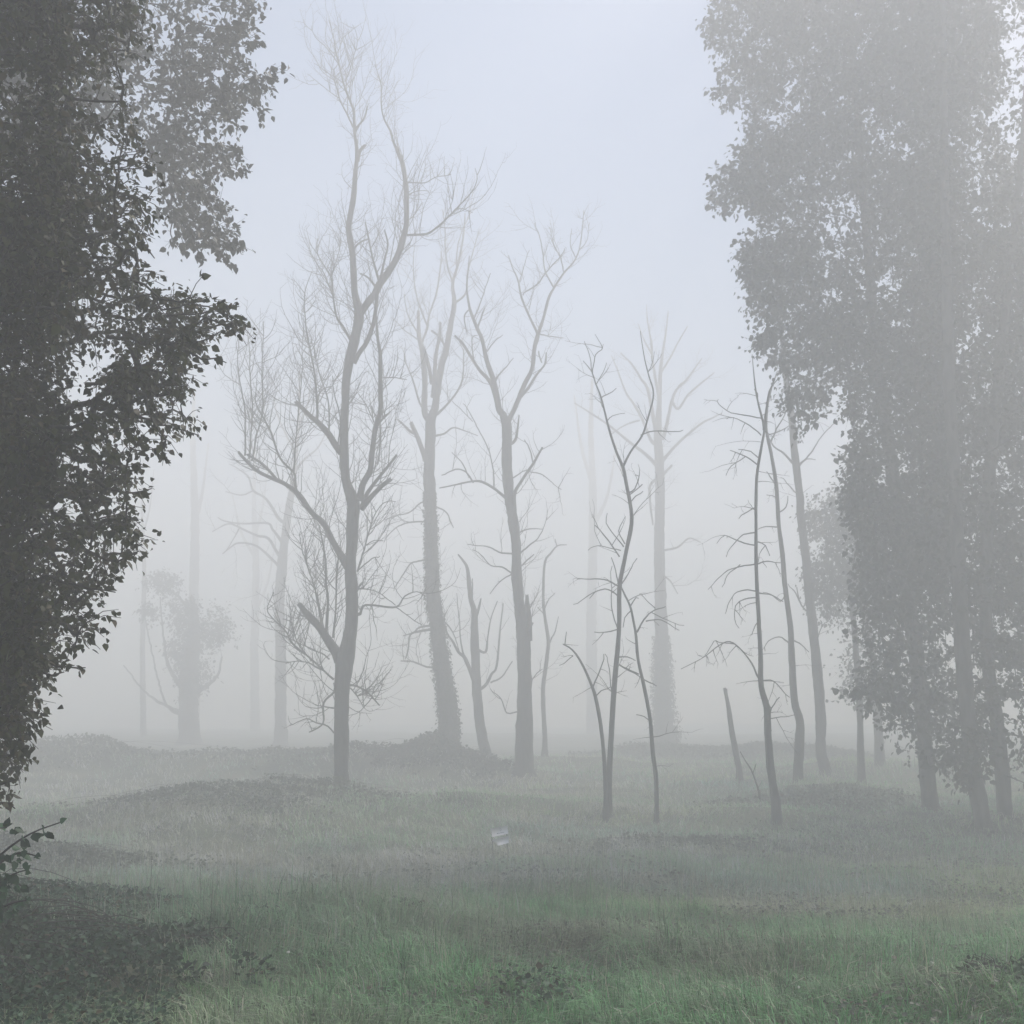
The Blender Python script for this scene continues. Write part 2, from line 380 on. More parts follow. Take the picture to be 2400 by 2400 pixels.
# ---- tall forked dead tree in the middle left
bare_tree("dead_tree", "tall bare forked tree left of centre, nearest of the dead trees, with snapped-off limbs", 31,
 [(800,1868,44),(800,1750,37),(801,1650,35),(803,1592,38),(809,1545,44),(817,1500,36),(825,1435,31),(822,1342,30),(823,1295,29),(827,1217,32),(829,1186,33),(818,1150,27),(811,1124,24),(806,1062,23),(807,1000,20),(808,966,20),(811,904,20),(817,857,23),(828,810,24),(838,764,25),(841,733,24),(831,686,18),(828,624,17),(825,588,17),(817,540,15),(822,500,14),(828,466,14),(833,404,11),(837,357,10),(831,311,8),(830,264,7),(825,248,6),(807,202,5),(796,155,4),(788,124,3.4),(783,93,2.8),(771,47,2)],
 [
 [(842,735,22),(863,708,19),(880,686,18),(888,668,18),(913,633,17),(935,596,17),(947,562,16),(952,525,15),(951,450,13),(946,397,12),(940,366,11),(926,329,7),(914,307,6),(898,273,4.5),(895,242,3.5),(893,199,3),(876,152,2)],
 [(829,851,14),(845,826,13),(860,798,12),(873,758,11),(883,714,10),(887,680,9)],
 [(842,1172,20),(851,1133,17),(866,1102,15),(874,1062,14),(879,1003,13),(891,960,12),(894,904,11),(893,835,10),(885,795,8),(880,742,6)],
 [(846,1192,12),(863,1155,10),(891,1115,8),(928,1067,5),'b'],
 [(848,1194,14),(869,1168,13),(893,1143,11),(917,1121,10),'b'],
 [(815,1330,20),(804,1308,19),(779,1267,17),(758,1227,15),(730,1199,14),(699,1165,14),(668,1137,12),(637,1121,10),(605,1102,9),(574,1075,8),(560,1059,7),'b'],
 [(649,1124,8),(618,1093,7),(582,1067,6),'b'],
 [(694,1160,7),(692,1124,6),(689,1105,5.5),(655,1071,5),(633,1015,4.5),(618,984,4),(601,947,3),(598,920,2)],
 [(689,1105,4.5),(691,1028,3.5),(695,935,3),(697,842,2),(700,780,1.5)],
 [(574,1068,5),(567,966,4),(559,888,3),(557,826,2),(560,790,1.5)],
 [(584,1075,4.5),(593,966,4),(590,888,3),(582,810,2.4),(578,773,1.6)],
 [(590,1080,4.5),(602,1028,4.5),(616,966,4),(616,873,3),(613,780,2),(618,750,1.5)],
 [(800,1062,18),(789,1045,17),(770,1019,16),(745,991,14),(724,975,12),(692,944,9),'b'],
 [(742,985,7),(744,960,6),(730,873,5),(722,795,4),(714,748,3),(714,686,2.4),(725,634,1.6)],
 [(770,1015,6),(774,990,4),(768,935,3.5),(750,880,3),(735,820,2)],
 [(744,960,4),(752,920,3.5),(775,905,2.5)],
 [(792,1050,4),(795,980,3.5),(785,920,3),(778,880,2)],
 [(822,798,7),(804,765,6),(789,742,5.5),(779,686,4.5),(776,649,4),(748,602,3),(742,562,2)],
 [(779,690,3.5),(760,640,3),(745,620,2)],
 [(776,649,3),(790,600,2.4),(800,560,2)],
 [(890,665,7),(880,640,6),(872,600,5),(862,545,4),(855,520,3)],
 [(890,660,7),(898,610,6),(905,570,5),(900,540,4),'b'],
 [(865,560,4),(840,570,5),(827,590,5)],
 [(796,1548,28),(784,1530,26),(767,1497,23),(745,1466,20),(717,1441,18),(699,1413,13),'b'],
 [(764,1490,8),(769,1404,6.5),(768,1370,6),(761,1310,5),(748,1233,3)],
 [(780,1495,6),(783,1435,5),(792,1357,4),(796,1300,2.5)],
 [(758,1478,5),(742,1388,4),(717,1310,3),(705,1248,2)],
 [(760,1475,4),(748,1400,3),(728,1330,3),(722,1280,2)],
 [(782,1592,6),(776,1587,5),(730,1550,4.5),(689,1506,4),(668,1481,3.5),(640,1453,3),(629,1425,2.5),(638,1388,2)],
 [(755,1570,4),(725,1552,3.5),(700,1548,3),(672,1555,2)],
 [(730,1550,3.5),(700,1500,3),(680,1460,2.5),(662,1450,2)],
 [(772,1545,4),(760,1530,3.5),(735,1522,3),(700,1510,2),(670,1490,1.6)],
 [(836,1440,11),(842,1436,8),(854,1422,6),(873,1418,5.5),(925,1422,4.5),(944,1400,3.5),(978,1388,2.5),(995,1398,1.8)],
 [(925,1422,3),(950,1440,2.5),(985,1465,2)],
 [(836,1380,5),(860,1385,3),(890,1392,2.6),(925,1418,2.4)],
 [(838,1340,5),(857,1279,4),(876,1211,3),(900,1183,2.5),(928,1177,1.6)],
 [(858,1278,3),(880,1270,2.4),(900,1266,1.8)],
 [(838,1338,4),(870,1312,3),(890,1305,2)],
 [(836,1385,8),(843,1372,6),(849,1365,5),'b'],
 [(817,1606,6),(835,1612,5),(857,1623,4.5),(872,1632,4),(885,1655,3.5)],
 [(857,1625,3),(868,1634,3),(880,1605,2.5),(900,1603,1.8)],
 [(820,1612,3),(840,1635,2.6),(852,1660,2)],
 [(783,1600,6),(777,1622,6),(761,1648,5.5),(765,1689,4.5),(751,1698,4),(737,1708,3.6),(724,1714,3)],
 [(783,1718,4),(770,1701,4),(745,1695,3.5),(720,1686,3),(696,1686,2.4),(680,1700,1.6)],
 [(783,1660,4),(765,1655,3),(740,1653,2)],
 [(950,551,6),(1000,548,5.5),(1020,535,5),(1041,518,4.5),(1069,490,3.6),(1103,450,3),(1117,422,2.4),(1112,394,1.6)],
 [(1069,490,2.4),(1090,494,2),(1110,496,1.6)],
 [(1041,518,2.4),(1060,470,2),(1070,430,1.5)],
 [(951,427,4),(994,427,3.2),(1019,419,2.6),(1056,407,1.8)],
 [(951,460,3.4),(975,452,2.6),(1005,448,1.8)],
 [(952,520,3),(975,500,2.4),(990,470,1.8)],
 [(832,310,6),(836,300,5.5),(853,276,5),(861,248,4.5),'b'],
 [(838,378,10),(846,355,9),(854,335,8),'b'],
 [(829,300,5),(818,272,4.5),(799,236,4),(783,186,3),(778,161,2)],
 [(796,155,3),(770,115,2.4),(740,85,1.8),(731,62,1.4)],
 [(805,195,2.6),(770,175,2),(735,150,1.5)],
 [(795,230,2.6),(760,205,2),(722,172,1.4)],
 [(810,190,3),(822,150,2.6),(832,100,2),(827,62,1.5)],
 [(790,125,2.4),(800,105,2),(805,70,1.5)],
 [(880,672,6),(862,650,5),(845,640,4)],
 [(877,1012,7),(893,985,6),(906,975,5),(919,961,3.5),'b'],
 [(877,990,3.5),(862,955,3),(842,922,2.4)],
 [(891,985,4),(892,1030,4),(884,1090,3)],
 [(897,885,4),(918,883,3),(950,888,2)],
 ], (5.2, 1.35, .6, .28, .0115, 2), seed=3, rmin=.009)

# ---- ivy-clad tree behind it
bare_tree("dead_tree", "hazy bare tree with ivy-thickened trunk, between the nearest tall tree and the centre tree", 46.0,
 [(1052,1690,50),(1046,1633,45),(1035,1555,40),(1024,1462,37),(1015,1400,35),(1012,1335,33),(1010,1242,31),(1007,1148,30),(1006,1086,28),(1009,1024,26),(1009,987,26),(1018,960,19),(1024,928,17),(1033,866,17),(1046,819,15),(1055,766,14),(1065,711,12),(1061,664,8),(1074,617,6),(1086,555,4),(1090,500,2.5)],
 [
 [(1009,990,18),(998,972,16),(993,897,15),(990,835,14),(984,788,12),(982,758,9),(981,732,8),'b'],
 [(1015,930,13),(1017,890,11),(1021,835,10),(1030,788,9),(1032,757,7),'b'],
 [(1012,900,9),(1003,850,9),(992,815,8)],
 [(996,960,6),(984,943,5),(968,891,4.5),(950,844,3),(948,815,2)],
 [(1024,972,7),(1055,937,5.5),(1075,905,5),(1084,870,4),(1086,822,3)],
 [(990,800,6),(1002,766,6),(1006,742,5),(1024,680,4.5),(1033,620,4),(1035,589,3.5),'b'],
 [(1002,766,5),(981,704,4),(973,640,3),(973,586,2)],
 [(986,790,5),(968,760,4),(955,725,4),(950,690,2.5)],
 [(984,800,4),(950,775,3),(915,745,2)],
 [(1046,819,6),(1030,790,5),(1012,775,6)],
 [(1061,664,5),(1045,610,4),(1042,540,3),(1038,490,2)],
 [(1065,711,6),(1090,690,5),(1096,640,4),(1110,590,3),(1125,540,2)],
 [(1070,640,4),(1080,560,3),(1100,510,2.5),(1110,450,1.8)],
 [(1086,822,2.6),(1078,800,2),(1086,770,1.6)],
 [(998,1080,14),(981,1034,12),(972,1010,11),(965,990,10),'b'],
 [(975,1018,7),(962,1009,7),(948,995,5),(934,984,5),'b'],
 [(1018,1022,6),(1040,1018,5),(1061,1005,4),(1090,1010,3),(1117,1021,2)],
 [(998,1178,5),(985,1180,4),(953,1204,3.5),(925,1215,3),(900,1223,2)],
 [(998,1222,5),(956,1226,4),(935,1235,3.5),(915,1251,2.4),(900,1270,2)],
 [(998,1312,5),(975,1316,4.5),(962,1325,4),(934,1360,3),(925,1385,2)],
 [(1022,1188,4.5),(1048,1204,3.5),(1062,1235,2.4)],
 [(1022,1474,8),(985,1482,6),(964,1490,5),(955,1520,4),(950,1545,3)],
 [(1022,1464,7),(985,1470,5),(970,1480,4),(945,1488,3)],
 [(1032,1562,7),(1000,1560,5),(970,1555,4),(940,1550,3)],
 [(1030,1452,5),(1045,1460,4),(1065,1490,3),(1075,1530,2)],
 ], (2.2, 1.35, .35, .12, .013, 2), seed=8, rmin=.012, rough=.15, ivy=(.0, 12, .07, 5200, .10))

# ---- centre tree with the split V crown
bare_tree("dead_tree", "bare centre tree whose crown splits into a wide V, standing behind the white sign", 41.7,
 [(1228,1790,48),(1229,1700,42),(1229,1617,38),(1227,1493,34),(1218,1428,28),(1211,1335,26),(1209,1273,25),(1201,1211,26),(1194,1164,25),(1188,1086,26),(1188,1024,26),(1186,993,24),(1178,970,17),(1170,959,16),(1158,897,14),(1142,850,12),(1130,797,10),(1117,766,9),(1102,726,7),(1094,680,5),(1096,648,4),(1100,600,2.5)],
 [
 [(1189,1000,18),(1195,984,14),(1211,947,12),(1229,897,12),(1245,866,11),(1254,819,11),(1259,788,10),(1273,742,8),(1288,698,7),(1301,673,6),(1322,639,5),(1344,614,4),(1356,589,3.5),(1363,555,3),(1369,493,2)],
 [(1168,955,11),(1148,897,10),(1127,866,9),(1099,829,8),(1080,801,7),(1066,785,6),'b'],
 [(1258,790,8),(1256,782,7),(1238,742,6),(1223,695,5.5),(1217,658,4.5),(1198,624,3),(1192,600,2)],
 [(1226,692,4),(1229,689,4),(1257,664,4),(1279,639,3.6),(1307,608,3),(1325,580,2)],
 [(1299,676,4.5),(1279,639,4),(1277,611,3.4),(1266,555,2.6),(1254,524,1.8)],
 [(1322,639,4),(1313,602,3.4),(1301,574,2.6),(1288,534,1.8)],
 [(1350,604,3),(1338,574,2.6),(1338,537,1.8)],
 [(1356,589,2.6),(1376,560,2),(1383,520,1.5)],
 [(1218,660,3),(1228,625,2.4),(1240,585,1.6)],
 [(1221,930,8),(1240,905,7),(1257,881,6.5),(1273,853,5),(1283,825,4),'b'],
 [(1270,850,4),(1262,822,4),'b'],
 [(1262,782,4),(1300,786,3),(1320,792,2)],
 [(1120,768,5),(1128,740,5),(1133,722,3.5),'b'],
 [(1112,745,4),(1130,690,3),(1150,640,2)],
 [(1137,830,4),(1160,800,3),(1180,780,2)],
 [(1158,895,5),(1170,880,4),(1190,855,3),(1205,840,2)],
 [(1110,840,4),(1107,800,3.5),(1118,788,2.5)],
 [(1100,725,4),(1090,745,4),(1094,780,3)],
 [(1192,1172,10),(1183,1167,8),(1158,1145,7),(1130,1133,6),(1108,1130,5),(1068,1136,4),(1030,1142,3)],
 [(1110,1131,5),(1092,1105,4),(1068,1100,3.4),(1034,1111,2.4)],
 [(1158,1145,4),(1151,1086,3.4),(1139,1049,3),(1108,990,2.6),(1083,943,1.8)],
 [(1108,988,2.4),(1080,960,2),(1060,942,1.6)],
 [(1100,1120,3.4),(1086,1085,3),(1060,1058,2)],
 [(1207,1200,9),(1207,1158,9),(1226,1124,8),(1251,1086,7),(1262,1068,6),(1273,1052,5),'b'],
 [(1250,1088,4),(1242,1050,3.4),(1230,1030,2.6)],
 [(1240,1105,3),(1273,1114,2.6),(1295,1130,2),(1316,1148,1.6)],
 [(1203,1120,4),(1225,1105,3),(1245,1102,2.4)],
 [(1198,1040,8),(1208,1030,7),(1212,1000,5),(1216,970,3)],
 [(1216,1300,5),(1240,1278,4),(1260,1260,3),(1272,1240,2.4),(1285,1211,1.6)],
 [(1218,1248,4),(1242,1237,3),(1273,1239,1.8)],
 [(1203,1298,5),(1170,1294,4),(1142,1279,3),(1093,1277,2)],
 [(1203,1346,5),(1176,1329,4),(1148,1325,3),(1125,1300,2.5),(1105,1285,1.8)],
 [(1200,1345,4),(1170,1360,3),(1148,1394,2)],
 [(1218,1330,4),(1236,1315,4),(1252,1303,2.5)],
 [(1240,1500,17),(1240,1450,15),(1238,1420,13),(1236,1394,8),'b'],
 [(1243,1470,6),(1250,1458,4),'b'],
 [(1212,1668,4),(1192,1670,3.5),(1173,1639,3),(1148,1614,2)],
 [(1246,1595,3),(1258,1580,2.6),(1270,1570,2)],
 ], (2.3, 1.2, .5, .18, .012, 2), seed=12, rmin=.011)

# ---- slim trees right of centre
bare_tree("dead_tree", "slim bare tree right of centre with a crooked stem forking high up", 29.3,
 [(1426,1870,18),(1427,1843,16),(1432,1740,14),(1437,1642,13),(1444,1560,12.5),(1448,1517,12),(1451,1455,11.5),(1452,1378,11),(1460,1330,10),(1468,1290,10),(1480,1228,10),(1477,1181,9.5),(1468,1135,9),(1460,1094,9),(1446,1063,7),(1427,1004,5.5),(1409,933,4.5),(1396,899,3.5),(1387,871,3),(1367,846,1.8)],
 [
 [(1460,1094,7),(1483,1057,5.5),(1502,1020,5),(1517,973,4.4),(1530,924,4),(1520,883,3.4),(1513,840,2.6),(1505,778,1.6)],
 [(1502,1020,3.6),(1536,1014,3),(1576,1014,2.6),(1601,1007,1.6)],
 [(1389,876,3),(1402,838,2.6),(1407,815,2),(1396,780,1.4)],
 [(1387,870,2.6),(1378,830,2),(1374,800,1.5)],
 [(1398,900,2.6),(1418,865,2),(1420,848,1.6)],
 [(1409,933,3),(1424,920,2.6),(1446,910,1.8)],
 [(1424,986,2.6),(1436,976,2),(1464,965,1.5)],
 [(1472,1155,4),(1484,1143,3.4),(1493,1112,3),(1492,1115,2)],
 [(1475,1160,3.4),(1502,1138,2.6)],
 [(1477,1178,3.4),(1490,1163,3),(1511,1150,2.2)],
 [(1452,1305,4),(1438,1278,3.6),(1420,1258,3.4),(1393,1234,2.6),'b'],
 [(1462,1282,4),(1443,1259,3),(1421,1222,2.4),(1418,1205,1.8)],
 [(1465,1275,3.4),(1455,1240,2.6),(1462,1210,2)],
 [(1455,1290,3),(1430,1282,2.4),(1400,1280,2),(1380,1290,1.6)],
 [(1451,1374,4.4),(1418,1362,3.4),(1385,1358,2.6),(1353,1356,1.8)],
 [(1450,1398,4),(1430,1384,3.4),(1402,1384,3),(1371,1399,2.4),(1343,1416,1.8)],
 [(1396,1386,2.4),(1382,1400,2)],
 [(1450,1370,4),(1442,1335,3),(1435,1309,2.4)],
 [(1456,1370,4),(1475,1345,3),(1486,1309,2)],
 [(1448,1475,3.6),(1438,1430,3),(1433,1400,2.4),(1433,1330,1.6)],
 [(1447,1475,3.6),(1424,1485,3),(1395,1483,2)],
 [(1440,1650,3.4),(1432,1610,3),(1425,1560,2.4),(1420,1535,1.8)],
 [(1452,1540,4),(1465,1542,3),(1490,1545,2)],
 [(1451,1558,4),(1470,1565,3.4),(1492,1582,3),(1505,1600,2)],
 ], (1.5, .7, .1, .15, .009, 2), seed=21, rmin=.008)
bare_tree("dead_tree", "thin leaning bare tree crossing just right of the crooked slim tree", 27.8,
 [(1539,1905,13),(1538,1828,11.5),(1530,1766,10.5),(1524,1688,10),(1511,1617,9),(1496,1548,7.6),(1491,1493,6.8),(1486,1461,6),(1477,1421,5.4),(1466,1398,4.6),(1455,1374,3.4)],
 [
 [(1493,1482,5),(1514,1452,4),(1536,1427,3.2),(1561,1418,2)],
 [(1514,1456,3.4),(1548,1459,2.6),(1592,1479,1.6)],
 [(1528,1436,2.6),(1560,1450,2),(1598,1464,1.5)],
 [(1536,1426,2.6),(1515,1408,2),(1502,1397,1.6)],
 [(1478,1420,3.6),(1490,1400,3),(1498,1397,2)],
 [(1480,1430,3.2),(1465,1445,2.6),(1460,1470,2)],
 [(1497,1580,4),(1470,1562,3),(1452,1558,2)],
 [(1502,1590,3.6),(1520,1600,3),(1535,1606,2)],
 [(1525,1692,3),(1508,1682,2.6),(1490,1678,1.8)],
 ], (1.5, .55, -.25, .2, .0085, 2), seed=25, rmin=.008)
bare_tree("dead_tree", "short bare stem arching over to the left in front of the slim trees", 28.6,
 [(1419,1875,12),(1419,1843,11),(1415,1766,10.5),(1406,1688,9.5),(1396,1635,8.5),(1388,1610,7.5),(1368,1564,6),(1350,1533,5),(1334,1517,4),(1320,1510,3)],
 [
 [(1390,1610,4),(1406,1570,3.4),(1413,1533,2.2)],
 [(1324,1511,3),(1328,1481,2)],
 [(1343,1537,3),(1330,1548,2.4),(1316,1556,1.8)],
 [(1396,1632,3.4),(1410,1618,3),(1432,1610,2)],
 ], (.8, .5, -.2, .25, .007, 1), seed=29, rmin=.006)

# ---- the trio of poles to the right
DROOP = (2.0, .7, -.35, .22, .0085, 2)
bare_tree("dead_tree", "straight thin bare tree with drooping twiggy branches, leftmost of the three right-hand poles", 27.4,
 [(1818,1875,24),(1816,1865,22),(1806,1797,20),(1800,1719,18),(1797,1657,17),(1784,1610,14),(1783,1548,12),(1780,1486,11),(1775,1393,9.5),(1772,1300,8.6),(1772,1166,7.4),(1775,1104,6.8),(1784,1051,6.2),(1791,1011,6),(1794,973,5),(1803,917,4),(1815,898,3),(1825,886,2)],
 [
 [(1790,1008,6),(1788,995,5.4),(1777,942,4.4),(1772,910,4),(1768,874,3),(1760,833,1.8)],
 [(1775,935,3.6),(1771,920,3.4),(1768,912,3),'b'],
 [(1786,980,3.6),(1747,973,3),(1713,969,2.4),(1690,950,2),(1680,935,1.5)],
 [(1776,1090,4),(1747,1070,3.2),(1725,1060,2.4),(1707,1056,1.6)],
 [(1747,1070,3),(1716,1088,2.2),(1704,1113,1.6)],
 [(1780,1075,3.4),(1760,1058,2.6),(1728,1050,1.8)],
 [(1784,1020,3.4),(1760,1000,3),(1720,985,2),(1700,982,1.6)],
 [(1770,1278,4),(1735,1271,3),(1698,1262,2.2),(1680,1272,1.5)],
 [(1770,1248,4),(1744,1259,3),(1720,1280,2.4),(1700,1310,1.6)],
 [(1768,1190,3.4),(1740,1205,2.4),(1725,1216,1.6)],
 [(1772,1322,4),(1735,1323,3.2),(1704,1337,2.6),(1680,1358,2),(1660,1381,1.5)],
 [(1735,1323,3),(1705,1350,2.4),(1690,1376,1.6)],
 [(1773,1386,4),(1741,1381,3.2),(1713,1390,2.4),(1704,1415,2),(1699,1440,1.5)],
 [(1774,1400,4),(1747,1405,3.2),(1729,1424,2.4),(1726,1445,2),(1733,1472,1.5)],
 [(1781,1592,6),(1777,1586,4.8),(1760,1555,4),(1735,1520,3.6),(1713,1506,3.2),(1685,1511,2.8),(1648,1542,2.2),(1604,1573,1.5)],
 [(1720,1509,2.6),(1690,1499,2.2),(1672,1500,2),(1655,1530,1.5)],
 [(1777,1390,4),(1809,1393,3),(1834,1409,2.2)],
 [(1776,1322,4),(1800,1316,3),(1830,1322,2)],
 [(1776,1270,3.6),(1795,1280,2.6),(1805,1300,1.8)],
 [(1800,1690,4),(1810,1660,3.4),(1825,1634,2.4)],
 [(1800,1685,3),(1830,1682,2.4),(1860,1678,1.6)],
 [(1788,1595,3.6),(1815,1600,2.8),(1850,1635,2)],
 [(1780,1455,3),(1768,1470,2.6),(1765,1490,1.8)],
 ], DROOP, seed=33, rmin=.008)
bare_tree("dead_tree", "thin bare tree bowed at the foot, middle one of the three right-hand poles", 35.3,
 [(1872,1830,28),(1871,1797,25),(1874,1735,23),(1874,1688,21),(1862,1642,18),(1856,1548,16),(1853,1471,14),(1840,1378,12.5),(1834,1300,11.5),(1825,1228,10.5),(1819,1135,9.5),(1809,1073,8.5),(1800,1029,7.5),(1796,1000,6),(1799,950,5),(1810,905,3.6),(1822,870,2)],
 [
 [(1807,1035,5),(1818,1005,4),(1830,985,3),(1840,960,2)],
 [(1800,1020,4),(1830,1008,3),(1846,1002,2)],
 [(1825,1235,4),(1805,1238,3.4),(1780,1245,2.2)],
 [(1822,1140,4),(1808,1128,3.4),(1795,1105,2.6)],
 [(1828,1200,4),(1842,1188,3.2),(1846,1160,2.2)],
 [(1822,1170,3.4),(1810,1160,2.4),(1798,1158,1.8)],
 [(1853,1510,5),(1840,1500,4),(1825,1494,3.2),(1805,1505,2.6),(1790,1525,2)],
 [(1858,1500,4),(1880,1515,3),(1895,1530,2)],
 [(1840,1395,4),(1828,1410,3),(1805,1395,2.4),(1790,1388,1.8)],
 ], (1.0, .75, -.25, .25, .008, 2), seed=37, rmin=.0075)
bare_tree("dead_tree", "thickest of the three right-hand poles, pale bare trunk rising into the leaves", 42.8,
 [(1932,1800,30),(1924,1759,27),(1923,1666,26),(1909,1510,24),(1896,1386,22),(1887,1293,21),(1876,1200,20),(1875,1166,19),(1862,1057,18),(1856,980,17),(1845,910,15),(1836,830,12),(1828,740,10),(1822,690,7),(1816,650,4)],
 [
 [(1857,1085,6),(1838,1060,5),(1815,1045,4),(1800,1020,3)],
 [(1830,760,6),(1820,720,4),(1800,690,2.6)],
 [(1828,750,6),(1836,720,4),(1842,690,2.6)],
 [(1893,1395,4),(1880,1420,4),(1860,1385,3),(1850,1370,2)],
 [(1890,1432,5),(1876,1418,4),(1868,1380,2.6)],
 [(1872,1090,5),(1900,1062,4),(1920,1030,3),(1945,1000,2.6),(1985,975,1.8)],
 [(1868,1100,4),(1890,1080,3),(1910,1075,2)],
 [(1912,1515,4),(1922,1480,3),(1932,1460,2)],
 [(1889,1255,4),(1905,1220,3),(1912,1190,2)],
 [(1872,1160,4),(1850,1140,3),(1830,1120,2)],
 ], (.7, .9, .0, .2, .010, 2), seed=41, rmin=.009)
bare_tree("dead_snag", "short broken-off leaning snag left of the three right-hand poles", 39.6,
 [(1732,1800,17),(1728,1781,15),(1719,1735,14),(1713,1700,13),(1707,1657,11),(1702,1630,9.5),(1700,1615,11)], [], (.15, .25, 0, .5, .006, 0), seed=43, blunt=True, cat="tree snag")
bare_tree("dead_snag", "tall branchless snag with a flat broken top beside the right leafy trees", 38.5,
 [(2018,1800,19),(2017,1759,17),(2014,1635,16),(2005,1510,14.5),(1999,1440,13.5),(1996,1417,13),(1992,1370,12),(1991,1350,11.5)],
 [[(2004,1475,3.4),(2015,1465,3),(2030,1455,2)]], (.2, .4, 0, .4, .007, 1), seed=45, blunt=True, cat="tree snag")
bare_tree("dead_sapling", "dead sapling stem leaning in the grass at the foot of the poles", 29.4,
 [(1782,1880,5.5),(1780,1862,5),(1771,1830,4.4),(1760,1803,4),(1748,1785,3),(1735,1762,2)], [[(1764,1815,3),(1770,1795,2)]], (.8, .3, 0, .3, .005, 0), seed=47, cat="sapling")

# ---- small broken trees behind the centre
bare_tree("dead_tree", "low broken many-stemmed tree in the fog, left of the centre tree's foot", 48.2,
 [(1140,1770,30),(1127,1710,26),(1117,1617,24),(1114,1524,22),(1112,1470,20),(1111,1431,15),(1102,1397,12),(1096,1335,9),(1086,1315,6),(1074,1300,4)],
 [
 [(1113,1450,10),(1119,1435,8),(1124,1418,6),(1128,1405,4)],
 [(1113,1600,11),(1099,1561,10),(1086,1540,9),(1074,1530,7),(1060,1505,6),(1049,1487,4),(1043,1455,2.6)],
 [(1090,1545,5),(1082,1500,4),(1075,1440,3),(1070,1390,2)],
 [(1120,1620,9),(1142,1602,8),(1152,1580,7),(1161,1555,6),(1170,1478,4.4),(1179,1415,3)],
 [(1116,1520,7),(1138,1528,6),(1142,1490,4),(1150,1450,3),(1165,1412,2.4)],
 [(1150,1600,5),(1175,1590,4),(1200,1550,3)],
 [(1106,1405,5),(1108,1370,4),(1108,1355,3)],
 ], (.5, .8, .3, .2, .011, 1), seed=51, rmin=.009)
bare_tree("dead_tree", "thin hazy crooked bare tree just right of the centre tree", 50.3,
 [(1277,1740,14),(1276,1710,12),(1273,1617,11),(1282,1540,10),(1285,1502,9),(1276,1440,7.6),(1273,1397,6.6),(1277,1319,6),(1290,1298,4.6),(1307,1279,3.4),(1328,1277,2.2)],
 [[(1285,1512,5),(1298,1480,3.4),(1312,1445,2)],[(1275,1430,4),(1288,1405,3),(1300,1390,2)],[(1276,1440,3.4),(1262,1425,2.4)],[(1305,1280,3),(1298,1262,2)]], (.9, .7, .1, .2, .010, 2), seed=53, rmin=.009)

# ---- big pale trees far in the fog
bare_tree("dead_tree", "large spreading bare tree, faint in the fog behind the slim trees right of centre", 66,
 [(1558,1720,52),(1555,1688,46),(1551,1548,37),(1548,1393,30),(1545,1290,27),(1547,1166,25),(1545,1073,23),(1542,1026,21),(1545,948,13),(1548,871,10),(1554,820,7),(1561,778,5),(1566,730,3)],
 [
 [(1542,1095,12),(1536,1088,10),(1511,1063,9),(1477,1038,7),(1440,1004,6),(1410,985,5),(1378,964,4),(1347,945,2.6)],
 [(1540,1040,10),(1527,1032,9),(1502,979,7),(1484,945,6),(1465,917,5),(1448,870,4),(1433,833,2.6)],
 [(1541,1020,11),(1536,1010,10),(1517,917,8),(1502,886,6),(1480,855,5),(1458,827,3)],
 [(1552,1080,10),(1558,1073,9),(1595,1035,7),(1642,995,6),(1665,980,4.6),(1690,968,3)],
 [(1552,1030,11),(1558,1010,10),(1579,930,8),(1592,905,7),(1610,889,6),(1645,840,3)],
 [(1575,940,7),(1590,960,7),(1610,925,6),(1642,902,5),(1673,874,3)],
 [(1545,935,9),(1532,860,7),(1525,800,5),(1518,750,3.4),(1516,715,2)],
 [(1528,830,6),(1510,800,4),(1495,760,2.6)],
 [(1548,875,6),(1568,840,5),(1590,800,4),(1612,765,2.6)],
 [(1541,1120,8),(1525,1140,7),(1524,1180,6),(1528,1230,4)],
 [(1556,1110,8),(1575,1090,6),'b'],
 [(1556,1290,6),(1590,1280,5),(1615,1262,4),(1640,1270,2.6)],
 [(1557,1350,5),(1575,1365,4),(1590,1390,3)],
 [(1500,985,5),(1460,1000,4),(1430,1020,3)],
 ], (.9, 1.6, .3, .35, .016, 2), seed=61, rmin=.015, rough=.14, ivy=(.0, 7.5, .20, 3600, .15))
bare_tree("dead_tree", "faint bare tree with arching limbs, in the fog behind the tall forked tree", 70,
 [(659,1715,34),(658,1692,30),(658,1536,27),(655,1407,25),(661,1329,25),(666,1278,21),(674,1210,19),(683,1155,16),(689,1109,13),(695,1050,10),(699,997,8),(702,930,5),(700,870,3)],
 [
 [(660,1310,9),(650,1296,8),(630,1262,7),(604,1254,6),(567,1239,5),(536,1228,4),(498,1244,2.6)],
 [(666,1278,9),(655,1265,8),(640,1240,6.4),(627,1226,6),(567,1228,4.4),(530,1222,3.4),(510,1212,2.4)],
 [(655,1330,8),(643,1316,7),(601,1280,5.4),(562,1272,4.6),(540,1285,3.6),(523,1298,2.4)],
 [(672,1225,9),(655,1217,8),(624,1171,6.4),(593,1149,5.4),(581,1118,4.4),(560,1100,3.6),(537,1087,2.4)],
 [(690,1105,7),(715,1075,6),(745,1050,4),(765,1010,2.6)],
 [(693,1060,6),(670,1020,5),(650,970,4),(640,920,2.6)],
 [(698,1000,6),(720,950,4),(728,890,2.6)],
 [(593,1150,4),(565,1160,3.4),(530,1155,2.4)],
 [(562,1237,4),(550,1260,3.4),(530,1290,2.4)],
 [(650,1420,4),(620,1400,3),(600,1385,2)],
 ], (.7, 1.5, .1, .3, .016, 2), seed=67, rmin=.014, rough=.12)
